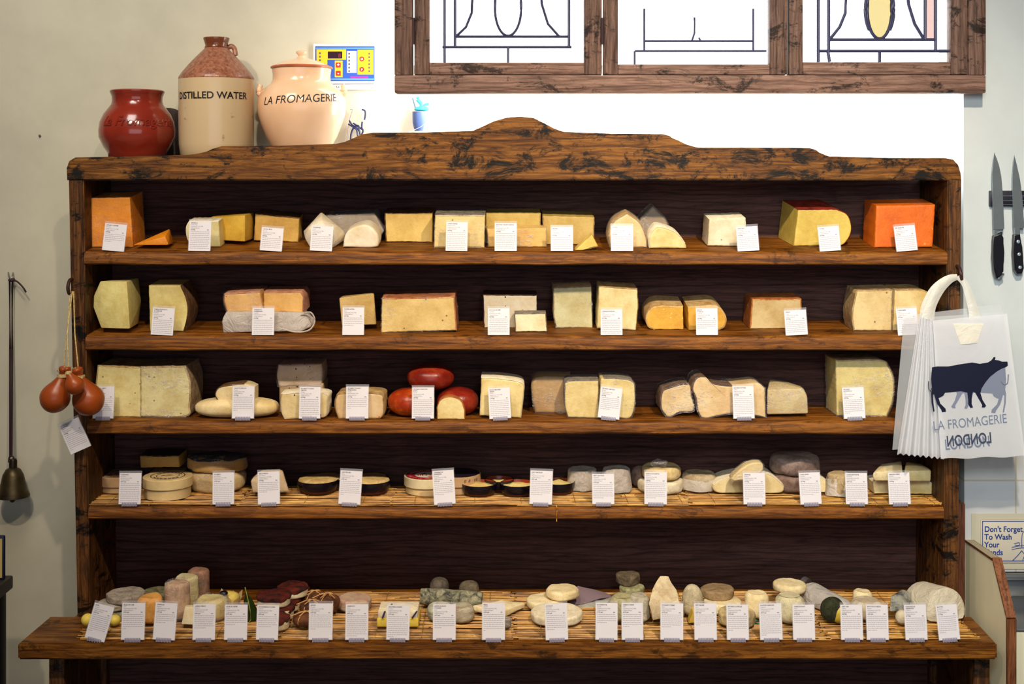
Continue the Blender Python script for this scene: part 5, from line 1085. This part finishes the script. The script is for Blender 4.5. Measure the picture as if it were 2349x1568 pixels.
for sg in (-1, 1):
    X = cf.x+sg*93*sf
    t.part('lug_handle', tube(catmull([Vector((X-sg*.014, YF, cf.z+jf(222))), Vector((X+sg*.004, YF, cf.z+jf(214))), Vector((X+sg*.004, YF, cf.z+jf(203))), Vector((X+sg*.001, YF, cf.z+jf(194)))], 5), [.008]*10+[.007, .0065, .006, .006, .006, .005], 12), FJ, 60)
t.part('black_lettering', wrap_text('LA FROMAGERIE', .0265, cf, prof, jf(240), 11, sf, .0005, 0, .15, 0, 1.0, .05), JINK, 0)

sd = S(.218); t0 = P(374, 298, .218)
bm = lathe([(0, -.004), (.060, -.004), (.064, -.001), (.064, .002), (.056, .002), (.05, -.001), (0, -.001)], (0, 0, 0), 56)
bmesh.ops.rotate(bm, verts=bm.verts, cent=(0, 0, 0), matrix=Matrix.Rotation(PI/2, 3, 'X')); bmesh.ops.translate(bm, verts=bm.verts, vec=(P(384, 0, .218).x, .218, zt0+.064))
single('stone_plate', bm, plain('dark_grey_stoneware', (88, 78, 72), .5, .4, 0, .2, 20), 'round dark grey plate leaning on the wall between the pot and the flagon', 'plate', (P(384, 0, .218).x, .218, zt0))

# wall panel of the cooler
YP = .232
def pq(bm, x0, y0, x1, y1, dy, tilt=0): 
    a = P(x0, y0, YP-dy); b = P(x1, y1, YP-dy); bm.faces.new([bm.verts.new(q) for q in ((a.x, YP-dy, b.z), (b.x, YP-dy, b.z), (b.x, YP-dy, a.z), (a.x, YP-dy, a.z))])
a, b = P(718, 206, YP), P(864, 100, YP)
t = Thing('control_panel', 'blue and yellow control panel with red keys fixed to the wall behind the lidded jar', 'control panel', ((a.x+b.x)/2, YP, a.z))
t.part('housing', box(a.x, b.x, YP, .2395, a.z, b.z, None, .002), plain('white_housing', (236, 236, 232), .5))
BLU = plain('blue_panel_print', (24, 78, 176), .5); YEL = plain('yellow_panel_print', (232, 190, 20), .5); RK = plain('red_key', (206, 16, 30), .4); LB = plain('light_blue_stripe', (90, 150, 214), .5); WP = plain('white_panel_print', (236, 236, 232), .5)
bm = bmesh.new(); pq(bm, 723, 106, 859, 186, .0006); t.part('face_plate', bm, BLU, 0)
bm = bmesh.new(); pq(bm, 724, 109, 858, 112, .001); pq(bm, 724, 180, 858, 183, .001); t.part('stripes', bm, LB, 0)
bm = bmesh.new(); pq(bm, 726, 113, 794, 137, .001); pq(bm, 726, 137, 751, 178, .001); pq(bm, 768, 139, 786, 177, .001); pq(bm, 820, 114, 857, 171, .001); t.part('yellow_fields', bm, YEL, 0)
bm = bmesh.new(); pq(bm, 796, 117, 818, 167, .001); t.part('white_field', bm, WP, 0)
bm = bmesh.new(); pq(bm, 752, 118, 785, 134, .0014); t.part('display', bm, plain('dark_red_display', (40, 6, 24), .2), 0)
bm = text_bm('8', .014, 'CENTER', bold=.0002); 
for v in bm.verts: v.co += P(779, 132, YP-.0018)
t.part('display_digit', bm, plain('dim_red_digit', (120, 14, 40), .4), 0)
for (x, y_, ch) in ((776, 149, '+'), (776, 168, '-')):
    bm = bmesh.new(); pq(bm, x-5.5, y_-5.5, x+5.5, y_+5.5, .002); ke = t.part('key', bm, RK, 0)
    bm = text_bm(ch, .011, 'CENTER', bold=.0005)
    for v in bm.verts: v.co += P(x, y_+3, YP-.0024)
    t.part('key_sign', bm, WP, 0, None, ke)
for (x, y_, ch) in ((830, 135, 'O'), (830, 159, 'P')):
    o = P(x, y_, YP-.002); bm = bmesh.new(); bm.faces.new([bm.verts.new(o+Vector((.0058*math.cos(q*PI/10), 0, .0058*math.sin(q*PI/10)))) for q in range(20)]); ke = t.part('key', bm, RK, 0)
    bm = text_bm(ch, .007, 'CENTER', bold=.0004)
    for v in bm.verts: v.co += P(x, y_+2.6, YP-.0024)
    t.part('key_sign', bm, WP, 0, None, ke)
bm = bmesh.new()
for i in range(6): pq(bm, 799, 121+i*8, 803, 125+i*8, .0015); pq(bm, 845, 121+i*8, 849, 125+i*8, .0015)
for i in range(3): pq(bm, 732, 120+i*8, 736, 124+i*8, .0015)
t.part('indicator_marks', bm, plain('grey_marks', (90, 84, 90), .5), 0)
bm = bmesh.new(); pq(bm, 804, 175, 844, 179, .0014); t.part('magenta_strip', bm, plain('magenta_print', (214, 30, 150), .5), 0)
bm = bmesh.new(); pq(bm, 763, 192, 858, 193.5, .0006); t.part('lower_line', bm, INK, 0)
bm = text_bm('MAX', .0075, 'LEFT', bold=.0001)
for v in bm.verts: v.co += P(764, 202, YP-.001)
t.part('small_lettering', bm, INK, 0)

NAVY = plain('dark_blue_cable', (30, 34, 78), .5)
def wallpath(pts, y=.222): return catmull([P(a, b, y+(c[0] if c else 0)) for a, b, *c in pts], 6)
bm = bmesh.new()
for ln in ([(801, 276), (808, 286), (818, 292), (824, 300)], [(799, 284), (808, 290), (817, 296)], [(804, 320), (806, 305), (812, 292), (822, 288), (825, 302), (828, 318)], [(830, 251), (837, 254), (838, 264), (836, 275)], [(831, 279), (830, 292), (833, 300), (828, 312)], [(822, 320), (820, 306), (817, 290)], [(810, 282), (822, 290), (834, 299)]): tube(wallpath(ln), .0022, 6, bm)
t = Thing('cable_bundle', 'knotted dark blue cable bundle hanging on the wall right of the lidded jar', 'cable', P(820, 330, .222))
t.part('cables', bm, NAVY, 60)
bm = bmesh.new()
for ln in ([(803, 251), (809, 252), (804, 268), (800, 290), (797, 320), (797, 335)], [(824, 300), (830, 316), (838, 330)]): tube(wallpath(ln), .0012, 6, bm)
t.part('thin_wire', bm, plain('grey_wire', (150, 140, 136), .5), 60)
YH = .219; sh = S(YH); ch_ = P(961, 300, YH)
t = Thing('wall_holder', 'blue grey cup holding a turquoise cloth and a brush on the wall under the window', 'holder', ch_)
t.part('cup', lathe([(0, 0), (10*sh, 0), (11*sh, .004), (14.5*sh, 18*sh), (15*sh, 44*sh), (13.8*sh, 44*sh), (12.8*sh, 10*sh), (0, 6*sh)], ch_, 32), plain('blue_grey_plastic', (66, 84, 130), .4), 60)
bm = sell(P(968, 250, YH), .018, .010, .006, 1, 1, 20, 10, None, .003, 60); join(bm, tube(wallpath([(965, 250), (966, 238), (958, 228), (962, 226)], YH-.0), [.005]*20, 8)) ; join(bm, tube(wallpath([(968, 248), (975, 240), (984, 238)], YH), [.003]*13, 8))
t.part('turquoise_cloth', bm, plain('turquoise_cloth', (60, 176, 184), .8), 60)
t.part('brush_handle', tube([P(948, 224, YH-.006), P(956, 252, YH)], .0035, 8), plain('grey_blue_handle', (110, 130, 150), .4), 60)
t.part('cord', tube(wallpath([(935, 306), (950, 298), (972, 286), (986, 262)], YH-.02), .0009, 6), plain('pale_cord', (150, 170, 200), .5), 60)

# ------------------------------------------------------------------ left wall: bell on a cord, hanging cheeses
BR = NM('aged_dark_brass'); v = BR.coord(); BR.pr(BR.ramp(BR.noise(v, 16, 4), [(.35, lin((44, 36, 26))), (.7, lin((92, 78, 48)))]), .42, None, .5, .7); BR = BR.m
yb = .203; sb = S(yb); cb = P(30, 1138, yb)
t = Thing('hand_bell', 'dark brass bell hanging on a long leather cord on the left wall', 'bell', cb)
t.part('bell_body', lathe([(30*sb, 2*sb), (37*sb, 0), (37*sb, 3*sb), (31*sb, 14*sb), (27*sb, 32*sb), (23*sb, 50*sb), (16*sb, 62*sb), (9*sb, 66*sb), (9*sb, 82*sb), (7*sb, 86*sb), (0, 86*sb)], cb, 44), BR, 50)
t.part('clapper', sell(cb+Vector((0, -.004, -.004)), .0075, .0075, .010, 1, 1, 16, 10), BR, 60)
LC = plain('brown_leather_cord', (50, 28, 30), .6)
bm = tube([P(22, 641, .225), P(23, 800, .225), P(23, 1047, yb)], .0022, 8); tube([P(29, 641, .225), P(28, 800, .225), P(27, 1047, yb)], .0022, 8, bm)
tube(catmull([P(20, 1060, yb), P(22, 1048, yb), P(30, 1047, yb), P(32, 1060, yb)], 5), .0022, 8, bm)
tube(catmull([P(28, 641, .222), P(40, 646, .215), P(52, 658, .21), P(60, 670, .212)], 6), .0022, 8, bm); sell(P(27, 642, .222), .009, .006, .005, 1, 1, 16, 8, bm)
t.part('leather_cord', bm, LC, 60)
bm = tube(catmull([P(19, 624, .238), P(20, 632, .225), P(24, 640, .218), P(28, 632, .222), P(30, 625, .236)], 5), .0016, 8)
t.part('wall_hook', bm, plain('steel_hook', (160, 156, 160), .3, .5, .9), 60)
bm = sell(P(91, 311, .237), .003, .004, .003, 1, 1, 12, 8); single('nail', bm, plain('steel_nail', (120, 112, 104), .4, .5, .5), 'small nail head in the bare wall left of the red pot', 'nail', P(91, 311, .237))

SMK = NM('smoked_orange_rind'); v = SMK.coord(); SMK.pr(SMK.ramp(SMK.noise(v, 7, 3), [(.3, lin((116, 46, 12))), (.7, lin((168, 76, 20)))]), .36, SMK.bump(SMK.noise(v, 50, 3), .15), .5); SMK = SMK.m
TW = plain('cream_twine', (210, 184, 126), .8, .2, 0, .2, 200)
def pear(label, cx, cy, r, top, tilt, y):
    s_ = S(y); c = P(cx, cy, y); h = r*s_
    prof = [(0, -h), (h*.35, -h*.95), (h*.72, -h*.70), (h*.95, -h*.30), (h, .02*h), (h*.93, h*.36), (h*.76, h*.70), (h*.56, h*1.0), (h*.40, h*1.28), (h*.30, h*1.5), (h*.27, h*1.62), (h*.34, h*1.8), (h*.42, h*1.95), (h*.40, h*2.1), (h*.2, h*2.22), (0, h*2.24)]
    q = [Vector((a, b, 0)) for a, b in prof]; q = [(max(0, p.x), p.y) for p in catmull(q, 3)]; q[0] = (0, q[0][1]); q[-1] = (0, q[-1][1])
    bm = lathe(q, (0, 0, 0), 40, None, .0008, 30); bmesh.ops.rotate(bm, verts=bm.verts, cent=(0, 0, 0), matrix=Matrix.Rotation(math.radians(tilt), 3, 'Y')); bmesh.ops.translate(bm, verts=bm.verts, vec=c)
    t = Thing('hanging_cheese', label, 'cheese', c+Vector((0, 0, -h))); t.part('rind', bm, SMK, 60)
    nk = Matrix.Rotation(math.radians(tilt), 3, 'Y') @ Vector((0, 0, h*1.6)); p = c+nk
    bm = bmesh.new()
    for k in range(3): tube([p+Vector((h*.33*math.cos(a), h*.33*math.sin(a), (k-1)*.0022)) for a in [2*PI*i/16 for i in range(17)]], .0017, 6, bm, False)
    t.part('twine_knot', bm, TW, 60); return t, p
hk = P(166, 668, -.024)
bits = [('orange brown pear shaped cheese hanging on the left of the trio', 126, 912, 34, 20, -.050), ('orange brown pear shaped cheese hanging on the right of the trio', 203, 917, 36, -22, -.052)]
ends = []
for l, cx, cy, r, ti, y in bits:
    t, p = pear(l, cx, cy, r, 0, ti, y); ends.append((t, p))
t, p = pear('smaller dark orange cheese in the middle of the hanging trio', 172, 884, 21, 0, -26, -.098); ends.append((t, p))
for i, (t, p) in enumerate(ends[:2]):
    bm = tube([hk+Vector(((-.004, .003)[i], 0, 0)), (hk+p)/2+Vector((-.002, 0, 0)), p], .0016, 7)
    for a in (-.5, 0, .5): tube([p, p+Vector((-.006+a*.012, -.005, .012)), p+Vector(((-.012 if i else .014)+a*.01, -.008, .022))], .0013, 6, bm)
    t.part('twine', bm, TW, 60)
ends[2][0].part('twine', tube([ends[2][1], (ends[2][1]+hk)/2+Vector((0, -.02, 0)), hk], .0014, 7), TW, 60)
ct = card(186, 960, 1032, 50, -24, 3, ['CACIOCAVALLO', 'AFFUMICATO'], 'Campania', PC, '£18.50kg', 9, L % 'CACIOCAVALLO AFFUMICATO hanging tilted under the smoked cheeses', y=-.022, foot=False, hang=True, lean=0)

# ------------------------------------------------------------------ carrier bags on the right hook
BAGM = sheet((240, 242, 248), .76, .35, .25, 6); BAG2 = sheet((218, 224, 230), .52, .35, .25, 6); HND = sheet((232, 232, 224), .88, .35, .3)
COW = plain('navy_cow_print', (14, 18, 44), .45); COWF = plain('faded_navy_print', (120, 128, 150), .6); LET = plain('grey_blue_lettering', (112, 126, 150), .6); LET2 = plain('dark_grey_blue_lettering', (60, 68, 92), .6)
def panel(TL, TR, BR, BL, y, pleat=.002, fr=9, nx=50, ny=24, lean=.0, seed=0, ragged=1.5, nz=.0012):
    bm = bmesh.new(); g = []
    for j in range(ny+1):
        v = j/ny; row = []
        for i in range(nx+1):
            u = i/nx; px = (TL[0]*(1-u)+TR[0]*u)*(1-v)+(BL[0]*(1-u)+BR[0]*u)*v; py = (TL[1]*(1-u)+TR[1]*u)*(1-v)+(BL[1]*(1-u)+BR[1]*u)*v
            if j == ny: py += ragged*math.sin(u*fr*5+seed)
            yy = y+pleat*math.sin(u*fr*PI+seed+v*1.3)*(.4+.6*v)+lean*v+nz*noise.noise(Vector((u*4, v*5, seed)))
            row.append(bm.verts.new(P(px, py, yy)))
        g.append(row)
    for A, B in zip(g, g[1:]):
        for i in range(nx): bm.faces.new([A[i], A[i+1], B[i+1], B[i]])
    return bm
def ribbon(pts, y0, y1):
    """pts: (px, py, half width px) with the strap's width across its path"""
    bm = bmesh.new(); q = catmull([(a, b, c) for a, b, c in pts], 5); rows = []
    for i, p in enumerate(q):
        d = q[min(i+1, len(q)-1)]-q[max(i-1, 0)]; d = Vector((d.x, d.y)).normalized(); n_ = Vector((-d.y, d.x)); y = y0+(y1-y0)*i/(len(q)-1)
        rows.append([bm.verts.new(P(p.x+n_.x*p.z*u, p.y+n_.y*p.z*u, y+.003*abs(u))) for u in (-1, -.5, 0, .5, 1)])
    for A, B in zip(rows, rows[1:]):
        for i in range(4): bm.faces.new([A[i], A[i+1], B[i+1], B[i]])
    return bm
yb0 = -.020
t = Thing('carrier_bag', 'rearmost translucent white carrier bag of the bundle on the right hook', 'bag', P(2200, 1040, yb0), 'white plastic carrier bags on the right hook')
t.part('bag_panel', panel((2074, 724), (2296, 697), (2350, 1036), (2047, 1030), yb0, .002, 6, seed=2), BAG2, 60)
t.part('handle', ribbon([(2118, 728, 9), (2122, 700, 8), (2142, 664, 9), (2172, 640, 8), (2196, 633, 5)], yb0-.002, -.026), HND, 60)
t = Thing('carrier_bag', 'middle translucent white carrier bag, its pleated side fanned to the left', 'bag', P(2130, 1045, yb0-.012), 'white plastic carrier bags on the right hook')
t.part('bag_panel', panel((2112, 728), (2300, 716), (2346, 1046), (2058, 1042), yb0-.010, .0015, 5, seed=4), BAG2, 60)
t.part('pleated_side', panel((2108, 726), (2142, 733), (2172, 1052), (2058, 1040), yb0-.017, .0050, 11, 120, 24, seed=1, ragged=2.5), BAGM, 60)
t.part('handle', ribbon([(2128, 732, 15), (2136, 700, 12), (2154, 664, 12), (2176, 642, 10), (2197, 634, 6)], yb0-.018, -.027), HND, 60)
yf0 = yb0-.026
t = Thing('carrier_bag', 'front translucent white carrier bag printed with a dark cow and mirrored lettering', 'bag', P(2240, 1050, yf0), 'white plastic carrier bags on the right hook')
t.part('bag_panel', panel((2140, 735), (2310, 719), (2352, 1046), (2158, 1052), yf0, .0003, 3, seed=3, nz=.0003), BAGM, 60)
t.part('handle', ribbon([(2197, 634, 6), (2214, 652, 8), (2227, 690, 10), (2236, 726, 13), (2236, 760, 17), (2230, 784, 14)], -.027, yf0-.001), HND, 60)
t.part('handle_patch', panel((2186, 742), (2256, 742), (2242, 786), (2204, 790), yf0-.0022, .0005, 2, 12, 8, ragged=0), sheet((250, 246, 232), .92, .25, .3), 60)  # pale sheet standing in for glare on the bag under its handle
cow = [(2138, 842), (2150, 840), (2175, 840), (2204, 835), (2230, 831), (2248, 834), (2266, 831), (2274, 826), (2280, 818), (2284, 820), (2282, 825), (2291, 826), (2298, 829), (2311, 829), (2312, 838), (2307, 842), (2298, 845), (2286, 852), (2271, 864), (2261, 876), (2252, 890), (2249, 901), (2254, 917), (2262, 930), (2259, 934), (2252, 934), (2253, 928), (2245, 914), (2237, 900), (2232, 898), (2229, 914), (2229, 926), (2232, 934), (2226, 935), (2221, 926), (2221, 917), (2219, 900), (2204, 897), (2182, 899), (2168, 900), (2164, 907), (2157, 911), (2153, 912), (2157, 925), (2169, 937), (2170, 944), (2161, 945), (2159, 939), (2150, 926), (2146, 914), (2143, 903), (2140, 905), (2141, 923), (2144, 943), (2141, 944), (2137, 923), (2136, 901), (2138, 891), (2136, 869)]
def flat(poly, y):
    bm = bmesh.new(); bm.faces.new([bm.verts.new(P(a, b, y)) for a, b in poly]); bm.normal_update(); bmesh.ops.triangulate(bm, faces=bm.faces, ngon_method='EAR_CLIP'); return bm
mir = [(4444-a, b+2) for a, b in cow if a < 2266 or b > 870][::-1]
bm = flat(mir, yf0-.0008)
t.part('faded_cow_print', bm, COWF, 0)
bm = flat(cow, yf0-.0011); tube([P(2137, 890, yf0-.0011), P(2134, 898, yf0-.0011), P(2131, 892, yf0-.0011), P(2130, 874, yf0-.0011)], .0010, 5, bm)
t.part('cow_print', bm, COW, 0)
bm = tube(catmull([P(2296, 874, yf0-.0009), P(2303, 881, yf0-.0009), P(2311, 877, yf0-.0009), P(2313, 858, yf0-.0009)], 5), .0014, 5); t.part('faded_tail_print', bm, COWF, 0)
def letters(txt, size, px, py, y, rot, mirror=False, **kw):
    bm = text_bm(txt, size, 'CENTER', **kw)
    if mirror:
        for v in bm.verts: v.co.x = -v.co.x
    bmesh.ops.rotate(bm, verts=bm.verts, cent=(0, 0, 0), matrix=Matrix.Rotation(math.radians(-rot), 3, 'Y'))
    for v in bm.verts: v.co += P(px, py, y)
    return bm
t.part('faded_lettering', letters('LA FROMAGERIE', .030, 2226, 978, yf0-.0009, 6, False, bold=0, width=.76), LET, 0)
bm = letters('LONDON', .034, 2224, 1019, yf0-.0012, 5, True, bold=.0006, width=.68); t.part('mirrored_lettering', bm, LET2, 0)
t.part('faded_mirrored_lettering', letters('LONDON', .034, 2220, 1027, yf0-.0008, 5, False, bold=.0004, width=.68), LET, 0)

# ------------------------------------------------------------------ right wall: knives, sign, sink
YK = .078; BLK = plain('black_knife_handle', (12, 13, 24), .35, .5); STEEL = plain('brushed_steel_blade', (150, 160, 166), .32, .5, .75, .03, 40)
a, b = P(2272, 473, .086), P(2420, 437, .086)
t = Thing('magnetic_knife_strip', 'black magnetic bar on the right wall holding two kitchen knives', 'knife rack', (a.x, .09, a.z))
t.part('bar', box(a.x, b.x, .086, .0995, a.z, b.z, None, .002), plain('black_bar', (18, 18, 34), .4))
bm = bmesh.new()
for py in (449, 459.5, 469): u = P(2276, py+.6, .0855); w_ = P(2418, py-.6, .0855); box(u.x, w_.x, .0852, .0862, u.z, w_.z, bm)
t.part('steel_inlay', bm, STEEL)
def outline3(pts, y, th, bev=.0004):
    bm = poly_extrude([(P(a, b, y).x, P(a, b, y).z) for a, b in pts], y, y+th); return bm
t = Thing('kitchen_knife', 'broad bladed kitchen knife with a curved black handle, left one on the bar', 'knife', P(2292, 640, YK))
t.part('blade', outline3([(2279, 526), (2277, 440), (2276, 400), (2279, 365), (2281, 350), (2286, 362), (2292, 380), (2297, 405), (2300, 440), (2304, 525)], YK+.001, .0025), STEEL, 30)
t.part('bolster', outline3([(2281, 540), (2281, 527), (2288, 527), (2288, 537)], YK-.001, .006), STEEL, 30)
bm = outline3([(2280, 541), (2301, 532), (2299, 545), (2302, 558), (2304, 578), (2303, 600), (2303, 622), (2297, 630), (2290, 638), (2286, 638), (2281, 620), (2279, 590)], YK-.006, .016); bmesh.ops.bevel(bm, geom=[e for e in bm.edges if abs(e.verts[0].co.y-e.verts[1].co.y) < 1e-6], offset=.003, segments=3, affect='EDGES')
t.part('knife_handle', bm, BLK, 50); t.part('end_cap', outline3([(2291, 636), (2304, 627), (2304, 631), (2293, 640)], YK-.004, .012), STEEL, 30)
t = Thing('kitchen_knife', 'narrower kitchen knife with a riveted black handle, right one on the bar', 'knife', P(2335, 628, YK))
t.part('blade', outline3([(2325, 523), (2323, 440), (2323, 400), (2325, 372), (2327, 356), (2333, 380), (2340, 412), (2345, 450), (2350, 523)], YK+.001, .0025), STEEL, 30)
t.part('bolster', outline3([(2329, 538), (2328, 523), (2339, 523), (2340, 538)], YK-.002, .008), STEEL, 30)
bm = outline3([(2327, 538), (2341, 538), (2345, 565), (2347, 590), (2350, 615), (2345, 627), (2334, 628), (2328, 618), (2326, 580)], YK-.006, .016); bmesh.ops.bevel(bm, geom=[e for e in bm.edges if abs(e.verts[0].co.y-e.verts[1].co.y) < 1e-6], offset=.003, segments=3, affect='EDGES')
kh = t.part('knife_handle', bm, BLK, 50)
for px, py in ((2336, 554), (2338, 583), (2340, 613)):
    bm = sell(P(px, py, YK-.0065), .0042, .0012, .0042, 1, 1, 20, 10); t.part('rivet', bm, plain('pale_rivet', (170, 186, 200), .3, .5, .5), 60, None, kh)

a, b = P(2229, 1305, .09), P(2440, 1178, .09)
t = Thing('hand_washing_sign', 'white hand washing sign with blue lettering above the sink', 'sign', (a.x, .09, a.z))
t.part('backing_card', box(a.x, b.x, .0915, .0935, a.z, b.z), plain('pale_card', (196, 192, 172), .4))
a, b = P(2248, 1291, .09), P(2430, 1191, .09)
t.part('sign_plate', box(a.x, b.x, .0895, .0914, a.z, b.z, None, .0006), plain('sign_plate_white', (206, 200, 184), .35))
SB = plain('sign_blue', (26, 60, 140), .5); bm = bmesh.new()
def frame(bm, x0, y0, x1, y1, w_, y): 
    for (a0, b0, a1, b1) in ((x0, y0, x1, y0+w_), (x0, y1-w_, x1, y1), (x0, y0, x0+w_, y1), (x1-w_, y0, x1, y1)):
        p, q = P(a0, b1, y), P(a1, b0, y); quad(bm, p.x, q.x, p.z, q.z, y)
frame(bm, 2253, 1194.5, 2427, 1287, 1.8, .0892); t.part('blue_border', bm, SB, 0)
bm = bmesh.new(); frame(bm, 2249.5, 1191.5, 2429, 1290, .6, .0892); t.part('thin_border', bm, plain('sign_brown_line', (110, 80, 90), .5), 0)
bm = text_bm("Don't Forget\nTo Wash\nYour\nHands", .0185, 'LEFT', .99, bold=.0004, width=.93)
for v in bm.verts: v.co += P(2258, 1219, .0889)
t.part('blue_lettering', bm, SB, 0)
bm = bmesh.new()
for ln in ([(2344, 1254), (2344, 1232), (2347, 1220), (2356, 1214), (2368, 1214)], [(2350, 1252), (2351, 1236), (2356, 1226)], [(2321, 1255), (2334, 1252), (2352, 1251), (2372, 1256), (2385, 1262)], [(2321, 1260), (2334, 1257), (2350, 1256), (2366, 1262)], [(2326, 1246), (2338, 1244), (2337, 1250), (2328, 1249)], [(2344, 1262), (2334, 1274), (2323, 1285)], [(2344, 1263), (2350, 1272), (2346, 1285)], [(2360, 1264), (2380, 1285)]): tube(catmull([P(a, b, .0886) for a, b in ln], 5), .0007, 5, bm)
t.part('tap_and_hands_drawing', bm, SB, 0)

# splash panel beside the sink
XP = 1.072; CRM = plain('cream_laminate', (248, 240, 204), .45, .4, 0, .03, 8)
def yz(px, py, x=XP):
    # where the sight line through (px, py) meets the plane x = const
    f = x*1000/(px-CX)*D-D; return (f, ZP(py, f))
pts = [(.094, ZP(1237, .094)), yz(2276, 1280), yz(2309, 1418), (yz(2309, 1418)[0], 0), (.094, 0)]
t = Thing('splash_panel', 'cream panel with slanting brown wood edges standing between worktop and sink', 'panel', (XP, -.02, 0))
def xslab(pts, x0, x1):
    bm = bmesh.new(); a = [bm.verts.new((x0, y, z)) for y, z in pts]; b = [bm.verts.new((x1, y, z)) for y, z in pts]
    bm.faces.new(a); bm.faces.new(b[::-1]); n = len(pts)
    for i in range(n): bm.faces.new([a[i], b[i], b[(i+1) % n], a[(i+1) % n]])
    return bm
t.part('board', xslab(pts, XP, XP+.018), CRM)
e = [pts[0], pts[1], pts[2], (pts[2][0], .02)]
for i in range(3):
    (ya, za), (yb_, zb_) = e[i], e[i+1]; d = Vector((yb_-ya, zb_-za)).normalized(); n_ = Vector((d.y, -d.x)); 
    if n_.x > 0: n_ = -n_
    q = [(ya, za), (yb_, zb_), (yb_+n_.x*.005, zb_+n_.y*.005+(0)), (ya+n_.x*.005, za+n_.y*.005)]
    if i < 2: 
        pass
    t.part('wooden_edge', xslab(q, XP-.001, XP+.0195), W_EDGE)
a, b = P(2197, 1360, .05), P(2214, 1155, .05)
bm = box(a.x, b.x, .05, .09, SURF[5][0]-.3, b.z, None, .001)
single('wooden_post', bm, wood('post_wood', (56, 30, 20), (84, 48, 32), (104, 62, 42), 'z', .1, .5), 'short dark brown post between the rack and the tiled wall', 'post', (a.x+.01, .07, SURF[5][0]-.3))
# sink unit
t = Thing('sink_unit', 'stainless steel sink in a pale cabinet at the right edge', 'sink', (1.16, -.1, 0))
sx0 = XP+.021; a = P(2300, 1442, -.15)
zs1 = ZP(1445, -.15); 
t.part('cabinet', box(sx0, 1.6, -.15, .085, 0, zs1-.004, None, .004), plain('cream_cabinet', (206, 204, 180), .5))
SS = plain('grey_stainless_steel', (120, 124, 128), .3, .5, .7, .05, 10)
zb1 = ZP(1310, .085)
bm = box(sx0, 1.6, .072, .086, zs1, zb1, None, .003); box(sx0, 1.6, -.15, .072, zs1-.003, zs1+.002, bm, .001); t.part('upstand', bm, SS)
bm = box(sx0, 1.6, .055, .086, zb1-.012, zb1, None, .003); t.part('rolled_rim', bm, SS)
# left edge: dark side table with a framed card
a = P(31, 1318, .0)
DKW = plain('near_black_wood', (16, 14, 20), .5)
t = Thing('side_table', 'dark table corner at the lower left edge', 'table', (a.x-.2, -.3, 0))
t.part('tabletop', box(a.x-.6, a.x, -.6, 0, a.z-.03, a.z, None, .004), plain('dark_table_top', (50, 42, 38), .5))
for lx_ in (a.x-.06, a.x-.58):
    for ly_ in (-.05, -.59): t.part('table_leg', box(lx_, lx_+.048, ly_, ly_+.04, 0, a.z-.03, None, .003), DKW)
t.part('side_board', box(a.x-.045, a.x-.02, -.55, -.05, .15, a.z-.03), DKW)
c0 = P(9, 1326, -.04); t = Thing('framed_card', 'dark blue framed yellow card standing on the dark table at the left edge', 'picture frame', (c0.x-.05, -.04, a.z))
t.part('frame', box(c0.x-.12, c0.x, -.04, -.028, a.z, a.z+.10, None, .003), plain('dark_blue_frame', (18, 22, 56), .4))
t.part('card', box(c0.x-.115, c0.x-.004, -.041, -.039, a.z+.006, a.z+.094), plain('yellowed_card', (190, 166, 96), .6))
